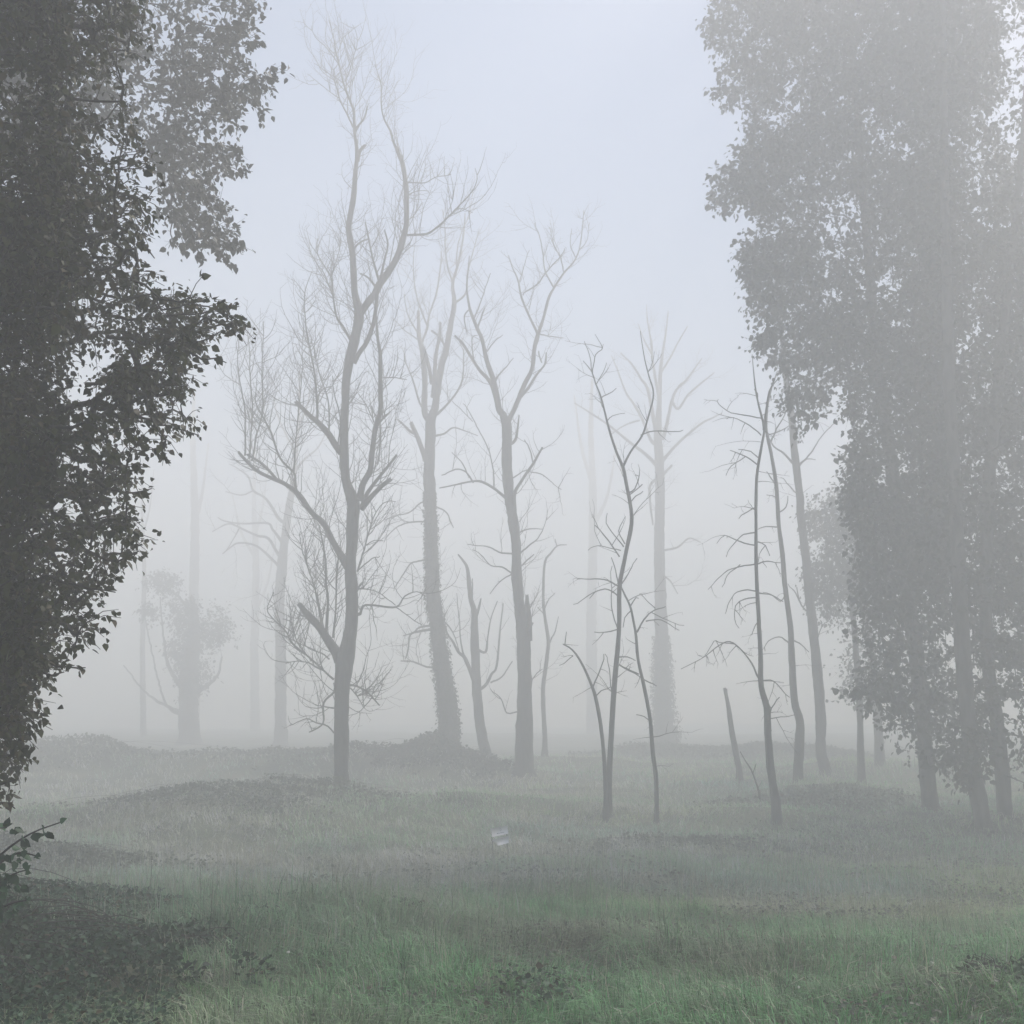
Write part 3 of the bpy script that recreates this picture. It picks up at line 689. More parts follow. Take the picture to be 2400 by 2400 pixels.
for k, (x, y0, wd, y1, Y, lab) in enumerate([
    (1388, 1690, 30, 1010, 108, "fog-blurred straight trunk between the centre tree and the crooked slim tree"),
    (455, 1690, 30, 1040, 100, "faint tall straight trunk rising above the ivy-covered stump at left"),
    (598, 1690, 24, 1180, 110, "faint trunk left of the arching fog-bound tree"),
    (336, 1695, 15, 1200, 88, "faint thin pole-like trunk left of the ivy-covered stump")]):
    h = y0 - y1
    bare_tree("distant_tree", lab, Y,
      [(x + 2, y0 + 30, wd * 1.15), (x, y0, wd), (x - 2, y0 - h * .35, wd * .85), (x + 2, y0 - h * .7, wd * .7), (x - 3, y1, wd * .45), (x, y1 - 120, wd * .2)],
      [[(x, y0 - h * f, wd * .4), (x + sg * 25 * g, y0 - h * (f + .12), wd * .27), (x + sg * 42 * g, y0 - h * (f + .30), wd * .12)] for f, sg, g in [[(.82, -1, 1), (.66, 1, 1.4)], [(.7, 1, .8)], [(.75, -1, 1.3), (.86, 1, .7), (.5, 1, 1.1)], [(.9, 1, .6)]][k % 4]],
      (.5, 1.6, .2, .4, .018, 1), seed=71 + k, rmin=.016, group="trunks far back in the fog")

# ------------------------------------------------------------------ leafy crowns
def inpoly(x, y, poly):
    poly = np.array(poly, float); c = np.zeros(len(x), bool); j = len(poly) - 1
    for i in range(len(poly)):
        xi, yi = poly[i]; xj, yj = poly[j]
        m = ((yi > y) != (yj > y)) & (x < (xj - xi) * (y - yi) / (yj - yi + 1e-9) + xi)
        c ^= m; j = i
    return c

def leafy_tree(name, label, Y, trunk, areas, shoots=(), limbs=(), leaf=.085, per=16, clump=.17, seg=.5, seed=1, group=None, m_leaf=None, holes=(), noise_s=.9, thr=.25, brown=.06, tmin=1.0, gapless=False):
    rng = np.random.RandomState(seed)
    A = np.array(trunk, float); Ys = np.full(len(A), Y) if A.shape[1] < 4 else A[:, 3]
    P = at(A[:, 0], A[:, 1], Ys); r = A[:, 2] / 2 * mpp(A[:, 1], Ys)
    gz = float(hgt(P[0, 0], P[0, 1])); base = np.array([P[0, 0], P[0, 1], gz])
    root = empty(name, base, label, "tree", group)
    P = np.concatenate([[[P[0, 0], P[0, 1], gz - .3], [P[0, 0], P[0, 1], gz + .03]], P]); r = np.concatenate([[r[0] * 1.8, r[0] * 1.4], r])
    D = catmull(np.concatenate([P, r[:, None]], 1), .25)
    mb = MB(); tube(mb, D[:, :3], np.maximum(D[:, 3], .01), 16, .15, seed * 1.3); mb.build("trunk", M_BARK, root, base)
    nodes = [p for p in D[:, :3] if p[2] > gz + tmin]; par = [-1] * len(nodes)
    tips = []
    br = MB()
    for lp in limbs:
        L = np.array(lp, float); q = at(L[:, 0], L[:, 1], L[:, 3]); rr = L[:, 2] / 2 * mpp(L[:, 1], L[:, 3])
        i = np.argmin(np.linalg.norm(D[:, :3] - q[0], axis=1)); q[0] = D[i, :3]
        E = catmull(np.concatenate([q, rr[:, None]], 1), .25); E[1:-1, :3] += rng.normal(0, .02, (len(E) - 2, 3))
        tube(br, E[:, :3], np.maximum(E[:, 3], .006), 7, .06, seed)
        for p in E[1:, :3]: nodes.append(p); par.append(-1)
    att = []
    for poly, n, Y0, Y1 in areas:
        pl = np.array(poly, float); lo, hi = pl.min(0), pl.max(0); got = 0; tries = 0
        while got < n and tries < 60:
            tries += 1
            x = rng.uniform(lo[0], hi[0], n); y = rng.uniform(lo[1], hi[1], n); k = inpoly(x, y, pl)
            for hpoly, keep in holes: k &= ~(inpoly(x, y, hpoly) & (rng.rand(n) > keep))
            yy = rng.uniform(Y0, Y1, n); p = at(x, y, yy)
            k &= noise3(p / noise_s + seed) > thr
            k &= p[:, 2] > hgt(p[:, 0], p[:, 1]) + .3
            att.append(p[k][:n - got]); got += len(att[-1])
    att = np.concatenate(att)
    N = np.array(nodes); d0 = np.array([np.min(np.linalg.norm(N - a, axis=1)) for a in att]); att = att[np.argsort(d0)]
    cap = len(nodes) + len(att) * 2 + 10
    NA = np.zeros((cap, 3)); NA[:len(nodes)] = N; nn = len(nodes); par = list(par) + [-1] * (cap - len(par))
    conns = []
    for a in att:
        dv = NA[:nn] - a; dist = np.linalg.norm(dv, axis=1) + .25 * np.maximum(0, dv[:, 2])
        i = int(np.argmin(dist)); p = NA[i]; L = np.linalg.norm(a - p)
        mid = (p + a) / 2 + rng.normal(0, .10 * L, 3) + np.array([0, 0, .10 * L])
        NA[nn] = mid; par[nn] = i; NA[nn + 1] = a; par[nn + 1] = nn
        conns.append((i, nn, nn + 1)); nn += 2
    cnt = np.ones(nn)
    for k in range(nn - 1, -1, -1):
        if par[k] >= 0: cnt[par[k]] += cnt[k]
    lp_, ld_, = [], []
    for i, m, e in conns:
        Q = catmull(np.stack([NA[i], NA[m], NA[e]]), max(.12, seg * .3))
        r0 = .0034 * math.sqrt(min(cnt[m], 60)) ; r1 = .0034 * math.sqrt(min(cnt[e], 50)) * .8
        tube(br, Q, np.linspace(r0, r1, len(Q)) + .001, 4)
        Lc = np.linalg.norm(np.diff(Q, axis=0), axis=1).sum(); ax = norm(Q[-1] - Q[0])
        # leafy end sprigs
        for s in range(3):
            d = norm(ax * .8 + rng.normal(0, .75, 3)); o = NA[e] if s < 2 else NA[m]
            L2 = clump * (1.0 + 1.2 * rng.rand()); tube(br, np.stack([o, o + d * L2 * .5 + [0, 0, .02], o + d * L2 - [0, 0, .06 * L2]]), [.003, .0025, .0015], 3)
            k = max(2, int(per / 3 + rng.rand()))
            t = (np.arange(k) + rng.rand(k)) / k
            pp = o + d[None] * (L2 * t)[:, None] + rng.normal(0, clump * .22, (k, 3))
            lp_.append(pp); ld_.append(np.repeat(d[None], k, 0))
    for sp in shoots:
        L = np.array(sp[0], float); Yv = np.linspace(sp[1], sp[2], len(L)); q = at(L[:, 0], L[:, 1], Yv)
        E = catmull(q, .08); n = len(E); E[1:-1] += rng.normal(0, .008, (n - 2, 3))
        tube(br, E, np.linspace(.012, .003, n), 4)
        lenE = np.linalg.norm(np.diff(E, axis=0), axis=1).sum()
        k = int(lenE * sp[3]); t = rng.rand(k) ** .9; i = np.minimum((t * (n - 1)).astype(int), n - 2)
        Tn = norm(E[i + 1] - E[i]); wd = sp[4] * (1.1 - .85 * t)
        lp_.append(E[i] + rng.normal(0, 1, (k, 3)) * wd[:, None] * .5); ld_.append(Tn)
    LP = np.concatenate(lp_); LD = np.concatenate(ld_); n = len(LP)
    td = LD * .6 + rng.normal(0, .55, (n, 3)) + np.array([0, 0, -.65]); nr = rng.normal(0, .7, (n, 3)) + np.array([0, -.1, .6])
    tn = np.stack([np.clip(.5 + .28 * rng.normal(0, 1, n), 0, 1), (rng.rand(n) < brown) * (.4 + .5 * rng.rand(n)), rng.rand(n), np.ones(n)], -1)
    fm = MB(); leaves(fm, LP, td, nr, leaf * np.clip(rng.lognormal(-.03, .3, n), .4, 1.9), tn)
    br.build("branches", M_TWIG, root, base)
    fm.build("crown", m_leaf or M_LEAF, root, base, tint=True)
    print(name, label[:30], "leaves", n, "attractors", len(att))
    return root

# ---- near leafy tree on the left
LA = [(-700,-200),(300,-200),(330,60),(300,170),(290,260),(330,330),(340,420),(360,520),(350,600),(330,640),(350,690),(460,705),(540,720),(545,770),(470,800),(430,850),(440,920),(450,1010),(350,1050),(330,1080),(345,1130),(300,1170),(290,1190),(315,1285),(270,1330),(255,1375),(220,1440),(190,1480),(180,1530),(120,1560),(60,1600),(45,1700),(45,1800),(20,1870),(-60,1900),(-700,1750)]
leafy_tree("leafy_tree", "dark dense leafy tree at the left edge, its boughs reaching to the ground", 6.3,
  [(-380,2330,120,6.41),(-370,1900,105,6.41),(-390,1400,95,6.36),(-360,900,85,6.32),(-380,400,70,6.32),(-360,-100,50,6.32),(-370,-600,20,6.32)],
  [(LA, 2900, 5.2, 7.0), ([(-200,-100),(150,-100),(170,500),(120,1200),(60,1700),(-200,1750)], 1700, 5.0, 6.4),
   ([(-1000,-500),(-300,-500),(-300,1700),(-1000,1500)], 350, 5.2, 8.2)],
  [([(250,740),(350,745),(450,735),(540,722),(560,718)], 6.01, 5.88, 103, 0.107), ([(250,790),(380,800),(470,800),(560,760)], 6.01, 5.88, 103, 0.107), ([(380,800),(450,830),(530,850)], 5.95, 5.88, 69, 0.067),
   ([(200,900),(330,900),(440,905)], 6.08, 5.88, 94, 0.094), ([(230,960),(350,985),(465,1020)], 6.01, 5.88, 86, 0.087), ([(250,900),(330,890),(430,940)], 5.88, 5.88, 86, 0.087),
   ([(200,1080),(290,1100),(345,1095)], 5.88, 5.75, 94, 0.081), ([(180,1100),(270,1150),(355,1145)], 5.88, 5.75, 86, 0.081), ([(120,1200),(220,1240),(290,1215)], 5.75, 5.75, 86, 0.081),
   ([(150,1260),(250,1310),(325,1292)], 5.75, 5.62, 86, 0.087), ([(100,1350),(190,1370),(270,1388)], 5.75, 5.62, 86, 0.081), ([(80,1430),(150,1450),(225,1442)], 5.62, 5.56, 77, 0.067), ([(40,1500),(130,1560),(200,1565)], 5.62, 5.56, 86, 0.081),
   ([(20,1560),(90,1580),(150,1575)], 5.62, 5.56, 77, 0.067), ([(0,1640),(40,1620),(65,1640)], 5.62, 5.56, 69, 0.067), ([(-20,1700),(25,1700),(60,1690)], 5.62, 5.56, 69, 0.067), ([(-20,1780),(25,1770),(58,1755)], 5.62, 5.56, 69, 0.053),
   ([(-20,1850),(10,1835),(36,1828)], 5.62, 5.56, 69, 0.040), ([(-30,1900),(0,1880),(35,1895)], 5.62, 5.56, 69, 0.040),
   ([(250,430),(320,470),(360,540)], 5.62, 5.62, 103, 0.094), ([(260,520),(330,560),(362,605)], 5.62, 5.62, 86, 0.081), ([(250,560),(310,600),(350,620)], 5.62, 5.62, 86, 0.081)],
  leaf=.037, per=18, clump=.095, seed=101, noise_s=.36, thr=.43, brown=.10)
# ---- second, hazier tree just behind it
LB = [(-500,-300),(640,-300),(600,0),(560,50),(600,90),(560,130),(520,165),(640,175),(590,250),(520,290),(460,320),(560,345),(560,400),(500,400),(520,480),(560,580),(500,610),(430,580),(400,500),(380,400),(330,330),(270,300),(200,300),(-500,700)]
leafy_tree("leafy_tree", "greyer leafy tree behind the dark left one, with drooping boughs against the sky", 13.2,
  [(-330,1980,95,13.6),(-320,1500,85,13.6),(-330,900,75,13.5),(-290,300,62,13.4),(-270,-200,45,13.3),(-260,-500,20,13.3)],
  [(LB, 1500, 11.9, 14.6), ([(-900,-400),(-100,-400),(-100,900),(-900,900)], 250, 12, 16), ([(-100,-400),(500,-600),(620,-300),(-100,-300)], 160, 12, 15)],
  [([(330,240),(480,225),(590,195),(640,175),(680,158)], 12.8, 12.5, 50, .26), ([(430,50),(540,60),(605,0)], 12.6, 12.4, 50, .22), ([(430,110),(540,110),(622,98)], 12.6, 12.4, 50, .24),
   ([(400,160),(520,150),(600,160)], 12.6, 12.4, 50, .2), ([(400,260),(520,280),(575,300)], 12.6, 12.4, 50, .2), ([(345,340),(365,400),(385,460),(420,530)], 12.4, 12.3, 22, .12),
   ([(420,330),(500,350),(570,345)], 12.5, 12.3, 50, .18), ([(440,360),(520,390),(592,402)], 12.5, 12.3, 50, .2), ([(430,400),(480,460),(535,490)], 12.5, 12.3, 55, .2),
   ([(420,460),(490,540),(573,590)], 12.4, 12.2, 60, .22), ([(430,520),(460,580),(470,620)], 12.4, 12.2, 55, .16), ([(450,520),(500,580),(540,615)], 12.4, 12.2, 55, .18), ([(410,500),(400,550),(430,590)], 12.4, 12.2, 40, .14)],
  leaf=.082, per=16, clump=.17, seed=107, noise_s=.6, thr=.32, brown=.03, m_leaf=M_LEAF_R)

# ---- leafy poplars on the right
RA = [(1690,-150),(1683,0),(1656,75),(1696,124),(1674,205),(1680,248),(1776,262),(1752,329),(1727,385),(1675,416),(1680,485),(1764,460),(1789,509),(1748,571),(1755,646),(1772,730),(1832,745),(1762,813),(1826,857),(1839,938),(1880,1015),(1940,960),(1988,950),(2012,994),(1978,1093),(1990,1180),(2022,1255),(2014,1354),(2028,1466),(2022,1565),(2000,1621),(2040,1650),(2110,1690),(2200,1700),(2230,1600),(2230,1000),(2240,400),(2250,-150)]
HR = [([(1950,1420),(2600,1400),(2600,1900),(1950,1900)], .45), ([(2200,1550),(2500,1550),(2500,1900),(2200,1900)], .5),
      ([(2020,600),(2120,590),(2110,760),(2010,740)], .55), ([(1900,640),(2000,630),(2010,720),(1960,760)], .6),
      ([(2200,1250),(2290,1250),(2290,1400),(2200,1400)], .5), ([(2130,1380),(2230,1440),(2270,1560),(2180,1560)], .5), ([(1800,430),(1960,400),(1980,500),(1850,520)], .6)]
leafy_tree("leafy_tree", "grey leafy poplar at right with drooping boughs overhanging the three poles", 29,
  [(2181,1885,38),(2172,1785,36),(2161,1655,34),(2141,1480,33),(2114,1293,31),(2100,1160,30),(2068,948,27),(2043,700,22),(2020,400,17),(1995,100,12),(1985,-150,8)],
  [(RA, 4700, 26.2, 31.8), ([(2040,1560),(2230,1560),(2250,1800),(2190,1790),(2120,1760),(2060,1700)], 70, 27, 31)],
  [([(1850,60),(1740,50),(1690,10)], 28, 28, 26, .4), ([(1850,100),(1740,90),(1656,75)], 28, 28, 26, .4), ([(1850,180),(1760,190),(1674,212)], 28, 28, 26, .4), ([(1850,230),(1750,240),(1690,255)], 28, 28, 24, .35),
   ([(1880,400),(1780,430),(1675,418)], 28, 28, 26, .4), ([(1860,420),(1760,460),(1690,500)], 28, 28, 26, .35), ([(1900,300),(1820,320),(1735,385)], 28, 28, 26, .35), ([(1860,540),(1800,560),(1735,560)], 28, 28, 22, .3),
   ([(1880,620),(1800,640),(1745,655)], 28, 28, 24, .3), ([(1880,700),(1820,720),(1765,735)], 28, 28, 24, .3), ([(1900,780),(1820,800),(1758,815)], 28, 28, 28, .4), ([(1920,880),(1870,930),(1840,940)], 28, 28, 28, .35), ([(1930,930),(1900,980),(1870,1030)], 28, 28, 28, .3),
   ([(2080,1090),(2020,1080),(1972,1095)], 28, 28, 26, .3), ([(2080,1140),(2020,1150),(1980,1160)], 28, 28, 26, .3), ([(2100,1600),(2040,1620),(1982,1618)], 28, 28, 14, .18), ([(2100,1550),(2050,1560),(2018,1570)], 28, 28, 26, .25)],
  leaf=.138, per=16, clump=.30, seed=113, noise_s=1.15, thr=.41, brown=.03, m_leaf=M_LEAF_R, holes=HR, group="leafy poplars on the right")
RB = [(2130,-200),(2340,-200),(2350,100),(2330,300),(2400,420),(2500,500),(2500,1500),(2420,1620),(2380,1640),(2290,1740),(2230,1720),(2180,1650),(2170,900),(2140,300)]
leafy_tree("leafy_tree", "grey leafy poplar with a straight trunk, middle one of the right-hand leafy group", 25.5,
  [(2316,1985,42),(2296,1888,38),(2275,1759,36),(2262,1603,35),(2252,1450,33),(2240,1200,30),(2225,900,26),(2215,500,20),(2210,100,14),(2205,-200,8)],
  [(RB, 2800, 25, 33), ([(2190,1600),(2330,1600),(2330,1800),(2270,1850),(2200,1800)], 60, 24, 28)], [], leaf=.138, per=16, clump=.30, seed=119, noise_s=1.15, thr=.40, brown=.03, m_leaf=M_LEAF_R, holes=HR, group="leafy poplars on the right")
RC = [(2330,300),(2420,350),(2900,-100),(3100,300),(3100,1500),(2600,1700),(2470,1760),(2430,1660),(2390,1700),(2365,1560),(2330,1450),(2320,700)]
leafy_tree("leafy_tree", "grey leafy poplar nearest the right edge, its trunk just right of the straight one", 26.5,
  [(2372,1960,36),(2355,1888,33),(2350,1810,31),(2335,1681,30),(2318,1578,29),(2310,1400,28),(2320,1100,26),(2360,700,20),(2400,300,14),(2420,-100,8)],
  [(RC, 2300, 27, 35), ([(2350,-150),(2460,-150),(2460,330),(2380,350)], 70, 26, 32), ([(2340,1500),(2560,1500),(2560,1850),(2400,1850),(2365,1780)], 90, 24.5, 29)],
  [([(2450,1570),(2420,1650),(2385,1720)], 25.5, 25.5, 12, .2), ([(2470,1620),(2430,1700),(2380,1770)], 25.5, 25.5, 10, .2)],
  leaf=.14, per=15, clump=.32, seed=127, noise_s=1.4, thr=.38, brown=.03, m_leaf=M_LEAF_R, holes=HR, group="leafy poplars on the right")
leafy_tree("leafy_tree", "small faint leafy tree in the fog behind the flat-topped snag", 45,
  [(2062,1760,22),(2050,1600,20),(2030,1450,16),(2010,1300,12),(1990,1200,6)],
  [([(1895,1200),(1930,1165),(1990,1160),(2040,1200),(2050,1420),(2030,1640),(1990,1650),(1985,1500),(1940,1450),(1910,1400),(1895,1300)], 420, 42, 48)], [],
  leaf=.16, per=13, clump=.5, seed=131, noise_s=1.6, thr=.42, m_leaf=M_LEAF_R)
# ---- ivy-covered stump far left
def q7(x, y): return (200 + x * .2588, 1200 + y * .2588)
leafy_tree("ivy_covered_snag", "faint stump smothered in bushy ivy, far left in the fog", 74,
  [(445,1730,50),(443,1692,46),(441,1588,42),(452,1510,34),(455,1450,22),(450,1400,10)],
  [([q7(*p) for p in [(760,830),(900,800),(1000,830),(1000,1000),(1100,980),(1120,850),(1330,850),(1340,1050),(1390,1150),(1300,1230),(1100,1330),(1120,1520),(1040,1600),(1000,1750),(860,1700),(850,1500),(800,1320),(700,1250),(880,1100),(760,1060)]], 300, 72.4, 75.4),
   ([q7(*p) for p in [(560,620),(700,560),(860,640),(860,700),(700,720),(570,690)]], 60, 72, 77), ([q7(*p) for p in [(520,860),(620,860),(640,920),(560,950),(510,920)]], 26, 72, 77)], [],
  [[(441,1640,14,74),(395,1560,8,73.5),(382,1480,4,73),(375,1400,3,73)], [(446,1640,12,74),(505,1590,7,74),(520,1540,4,74)], [(450,1450,10,74),(420,1400,6,73.5),(385,1375,4,73)], [(440,1680,10,74),(350,1630,5,74),(290,1560,3,74)], [(440,1680,10,74),(385,1640,5,74),(335,1430,3,74)]],
  leaf=.19, per=12, clump=.5, seed=137, noise_s=1.5, thr=.50, m_leaf=M_IVY)

# ------------------------------------------------------------------ brambles and bushes
def bush(name, label, cx, cy, rx, ry, h, n, size, seed, group=None, canes=30, m=None, lay=.8):
    rng = np.random.RandomState(seed)
    base = np.array([cx, cy, float(hgt(cx, cy))]); root = empty(name, base, label, "bush", group)
    a = rng.uniform(0, 6.283, n); q = rng.rand(n) ** .62; rg = .62 + .85 * noise3(np.stack([np.cos(a) * 2.2 + seed, np.sin(a) * 2.2 + seed, 0 * a], -1)); x = cx + np.cos(a) * q * rx * rg; y = cy + np.sin(a) * q * ry * rg
    kp = (q < .55) | (noise2(x, y, rx * .12, seed + 3) * 1.3 > q); x, y, a, q = x[kp], y[kp], a[kp], q[kp]; n = len(x)
    edge = np.clip(1 - q ** 2.2, 0, 1)
    top = hgt(x, y) + h * edge * (.2 + 1.3 * noise2(x, y, rx * .25, seed)) + .03
    z = top - h * lay * rng.rand(n) ** 1.3 * edge + rng.normal(0, .02, n)
    z = np.maximum(z, hgt(x, y) + .02)
    td = np.stack([np.cos(a), np.sin(a), -.25 + 0 * a], -1) * .7 + rng.normal(0, .6, (n, 3)); nr = rng.normal(0, .75, (n, 3)) + np.array([0, -.25, 1.0])
    tn = np.stack([np.clip(.45 + .3 * rng.normal(0, 1, n), 0, 1), (rng.rand(n) < .04) * .7, rng.rand(n), np.ones(n)], -1)
    fm = MB(); leaves(fm, np.stack([x, y, z], -1), td, nr, size * np.clip(rng.normal(1, .28, n), .4, 1.8), tn)
    fm.build("foliage", m or M_BRAMBLE, root, base, tint=True)
    cb = MB()
    for _ in range(canes):
        a0 = rng.uniform(0, 6.283); r0 = rng.uniform(0, .5); x0 = cx + math.cos(a0) * rx * r0; y0 = cy + math.sin(a0) * ry * r0
        a1 = a0 + rng.normal(0, .4); x1 = cx + math.cos(a1) * rx * rng.uniform(.6, 1.02); y1 = cy + math.sin(a1) * ry * rng.uniform(.6, 1.02)
        z0 = float(hgt(x0, y0)); z1 = float(hgt(x1, y1))
        pk = max(z0, z1) + h * rng.uniform(.5, .95)
        _cane(cb, (x0, y0, z0), (x1, y1, z1), pk)
    cb.build("canes", M_TWIG, root, base)
    return root
def _cane(cb, p0, p1, pk):
    a = np.array(p0); b = np.array(p1)
    Q = catmull(np.array([a, [a[0] * .7 + b[0] * .3, a[1] * .7 + b[1] * .3, pk], [a[0] * .25 + b[0] * .75, a[1] * .25 + b[1] * .75, (pk + b[2]) / 2 + .1], [b[0], b[1], b[2] + .05]]), .25)
    tube(cb, Q, np.linspace(.0045, .002, len(Q)), 4)

bush("bramble_bush", "dark green bramble thicket filling the bottom left corner", -3.3, 6.3, 1.6, 1.5, .24, 30000, .034, 201, canes=40)
bush("bramble_bush", "dark bramble patch spilling into the grass beside the corner thicket", -2.55, 7.4, .75, .7, .16, 6500, .032, 203, canes=20)
bush("bramble_bush", "bramble hump behind the corner thicket, under the left leafy boughs", -5.0, 8.9, 1.8, 1.9, .26, 16000, .04, 205, canes=20)
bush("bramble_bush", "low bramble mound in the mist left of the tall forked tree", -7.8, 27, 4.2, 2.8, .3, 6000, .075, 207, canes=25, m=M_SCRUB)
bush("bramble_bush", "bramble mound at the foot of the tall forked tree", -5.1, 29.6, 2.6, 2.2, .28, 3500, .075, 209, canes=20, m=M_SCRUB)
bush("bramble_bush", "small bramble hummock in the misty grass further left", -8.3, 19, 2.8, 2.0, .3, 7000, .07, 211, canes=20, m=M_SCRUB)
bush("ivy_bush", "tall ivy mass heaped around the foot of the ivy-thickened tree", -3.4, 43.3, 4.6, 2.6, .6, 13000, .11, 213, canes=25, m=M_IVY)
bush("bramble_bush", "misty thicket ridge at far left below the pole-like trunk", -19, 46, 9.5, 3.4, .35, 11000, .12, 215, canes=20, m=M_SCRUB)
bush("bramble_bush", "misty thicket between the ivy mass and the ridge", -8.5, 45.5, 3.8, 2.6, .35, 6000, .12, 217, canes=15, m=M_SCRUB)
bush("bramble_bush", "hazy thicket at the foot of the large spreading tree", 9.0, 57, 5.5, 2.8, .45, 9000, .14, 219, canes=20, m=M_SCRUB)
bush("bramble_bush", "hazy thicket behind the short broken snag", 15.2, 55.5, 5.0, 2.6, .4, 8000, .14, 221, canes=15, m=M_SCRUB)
bush("bramble_bush", "dark leafy weed patch at the foot of the three right-hand poles", 9.3, 31, 3.2, 2.2, .3, 6000, .08, 223, canes=15, m=M_SCRUB)
bush("bramble_bush", "low weed hump in front of the crooked slim tree", 3.6, 24.0, 2.4, 1.2, .2, 2600, .07, 225, canes=12, m=M_SCRUB)
bush("bramble_bush", "reddish dark weed clump in the bottom right grass", 2.9, 6.0, .5, .3, .15, 2600, .028, 227, canes=12)

# sapling with large leaves hanging in at lower left
def sapling():
    rng = np.random.RandomState(301); Y = 5.0
    b = at(-90, 2250, Y); base = np.array([b[0], Y, float(hgt(b[0], Y))])
    root = empty("leafy_sapling", base, "leafy sapling leaning in from the left edge, its tip shoot in front of the mist", "sapling")
    st, fm = MB(), MB(); LPs, TDs = [], []
    for path, n in [([(-90,2250),(-60,2080),(0,2005),(70,1955),(140,1928)], 20), ([(-70,2120),(-20,2040),(40,2000),(82,2005)], 26), ([(-80,2180),(-20,2090),(30,2050),(60,2040)], 26),
                    ([(-90,2250),(-70,2150),(-30,2070),(10,2060),(50,2075)], 24), ([(-90,2220),(-60,2020),(-40,1950),(15,1940)], 20), ([(-90,2260),(-40,2160),(20,2120),(62,2110)], 26)]:
        A = np.array(path, float); Q = catmull(at(A[:, 0], A[:, 1], np.linspace(Y, Y + rng.uniform(-.3, .3), len(A))), .06)
        Q[0] = base if path[0] == (-90,2250) else Q[0]
        tube(st, Q, np.linspace(.011, .003, len(Q)), 5)
        t = np.sort(rng.uniform(.25, 1, n)); i = np.minimum((t * (len(Q) - 1)).astype(int), len(Q) - 2)
        T = norm(Q[i + 1] - Q[i]); LPs.append(Q[i] + rng.normal(0, .02, (n, 3))); TDs.append(T * .5 + np.array([0, 0, -.9]) + rng.normal(0, .45, (n, 3)))
        LPs.append(Q[-1:].repeat(2, 0)); TDs.append(T[-1:].repeat(2, 0) + rng.normal(0, .5, (2, 3)))
    LP = np.concatenate(LPs); TD = np.concatenate(TDs); n = len(LP)
    leaves(fm, LP, TD, rng.normal(0, .6, (n, 3)) + np.array([0, -.6, .5]), .044 * np.clip(rng.normal(1, .2, n), .6, 1.4), np.stack([rng.rand(n), (rng.rand(n) < .05) * .5, rng.rand(n), np.ones(n)], -1))
    st.build("stems", M_TWIG, root, base); fm.build("foliage", M_BRAMBLE, root, base, tint=True)
sapling()

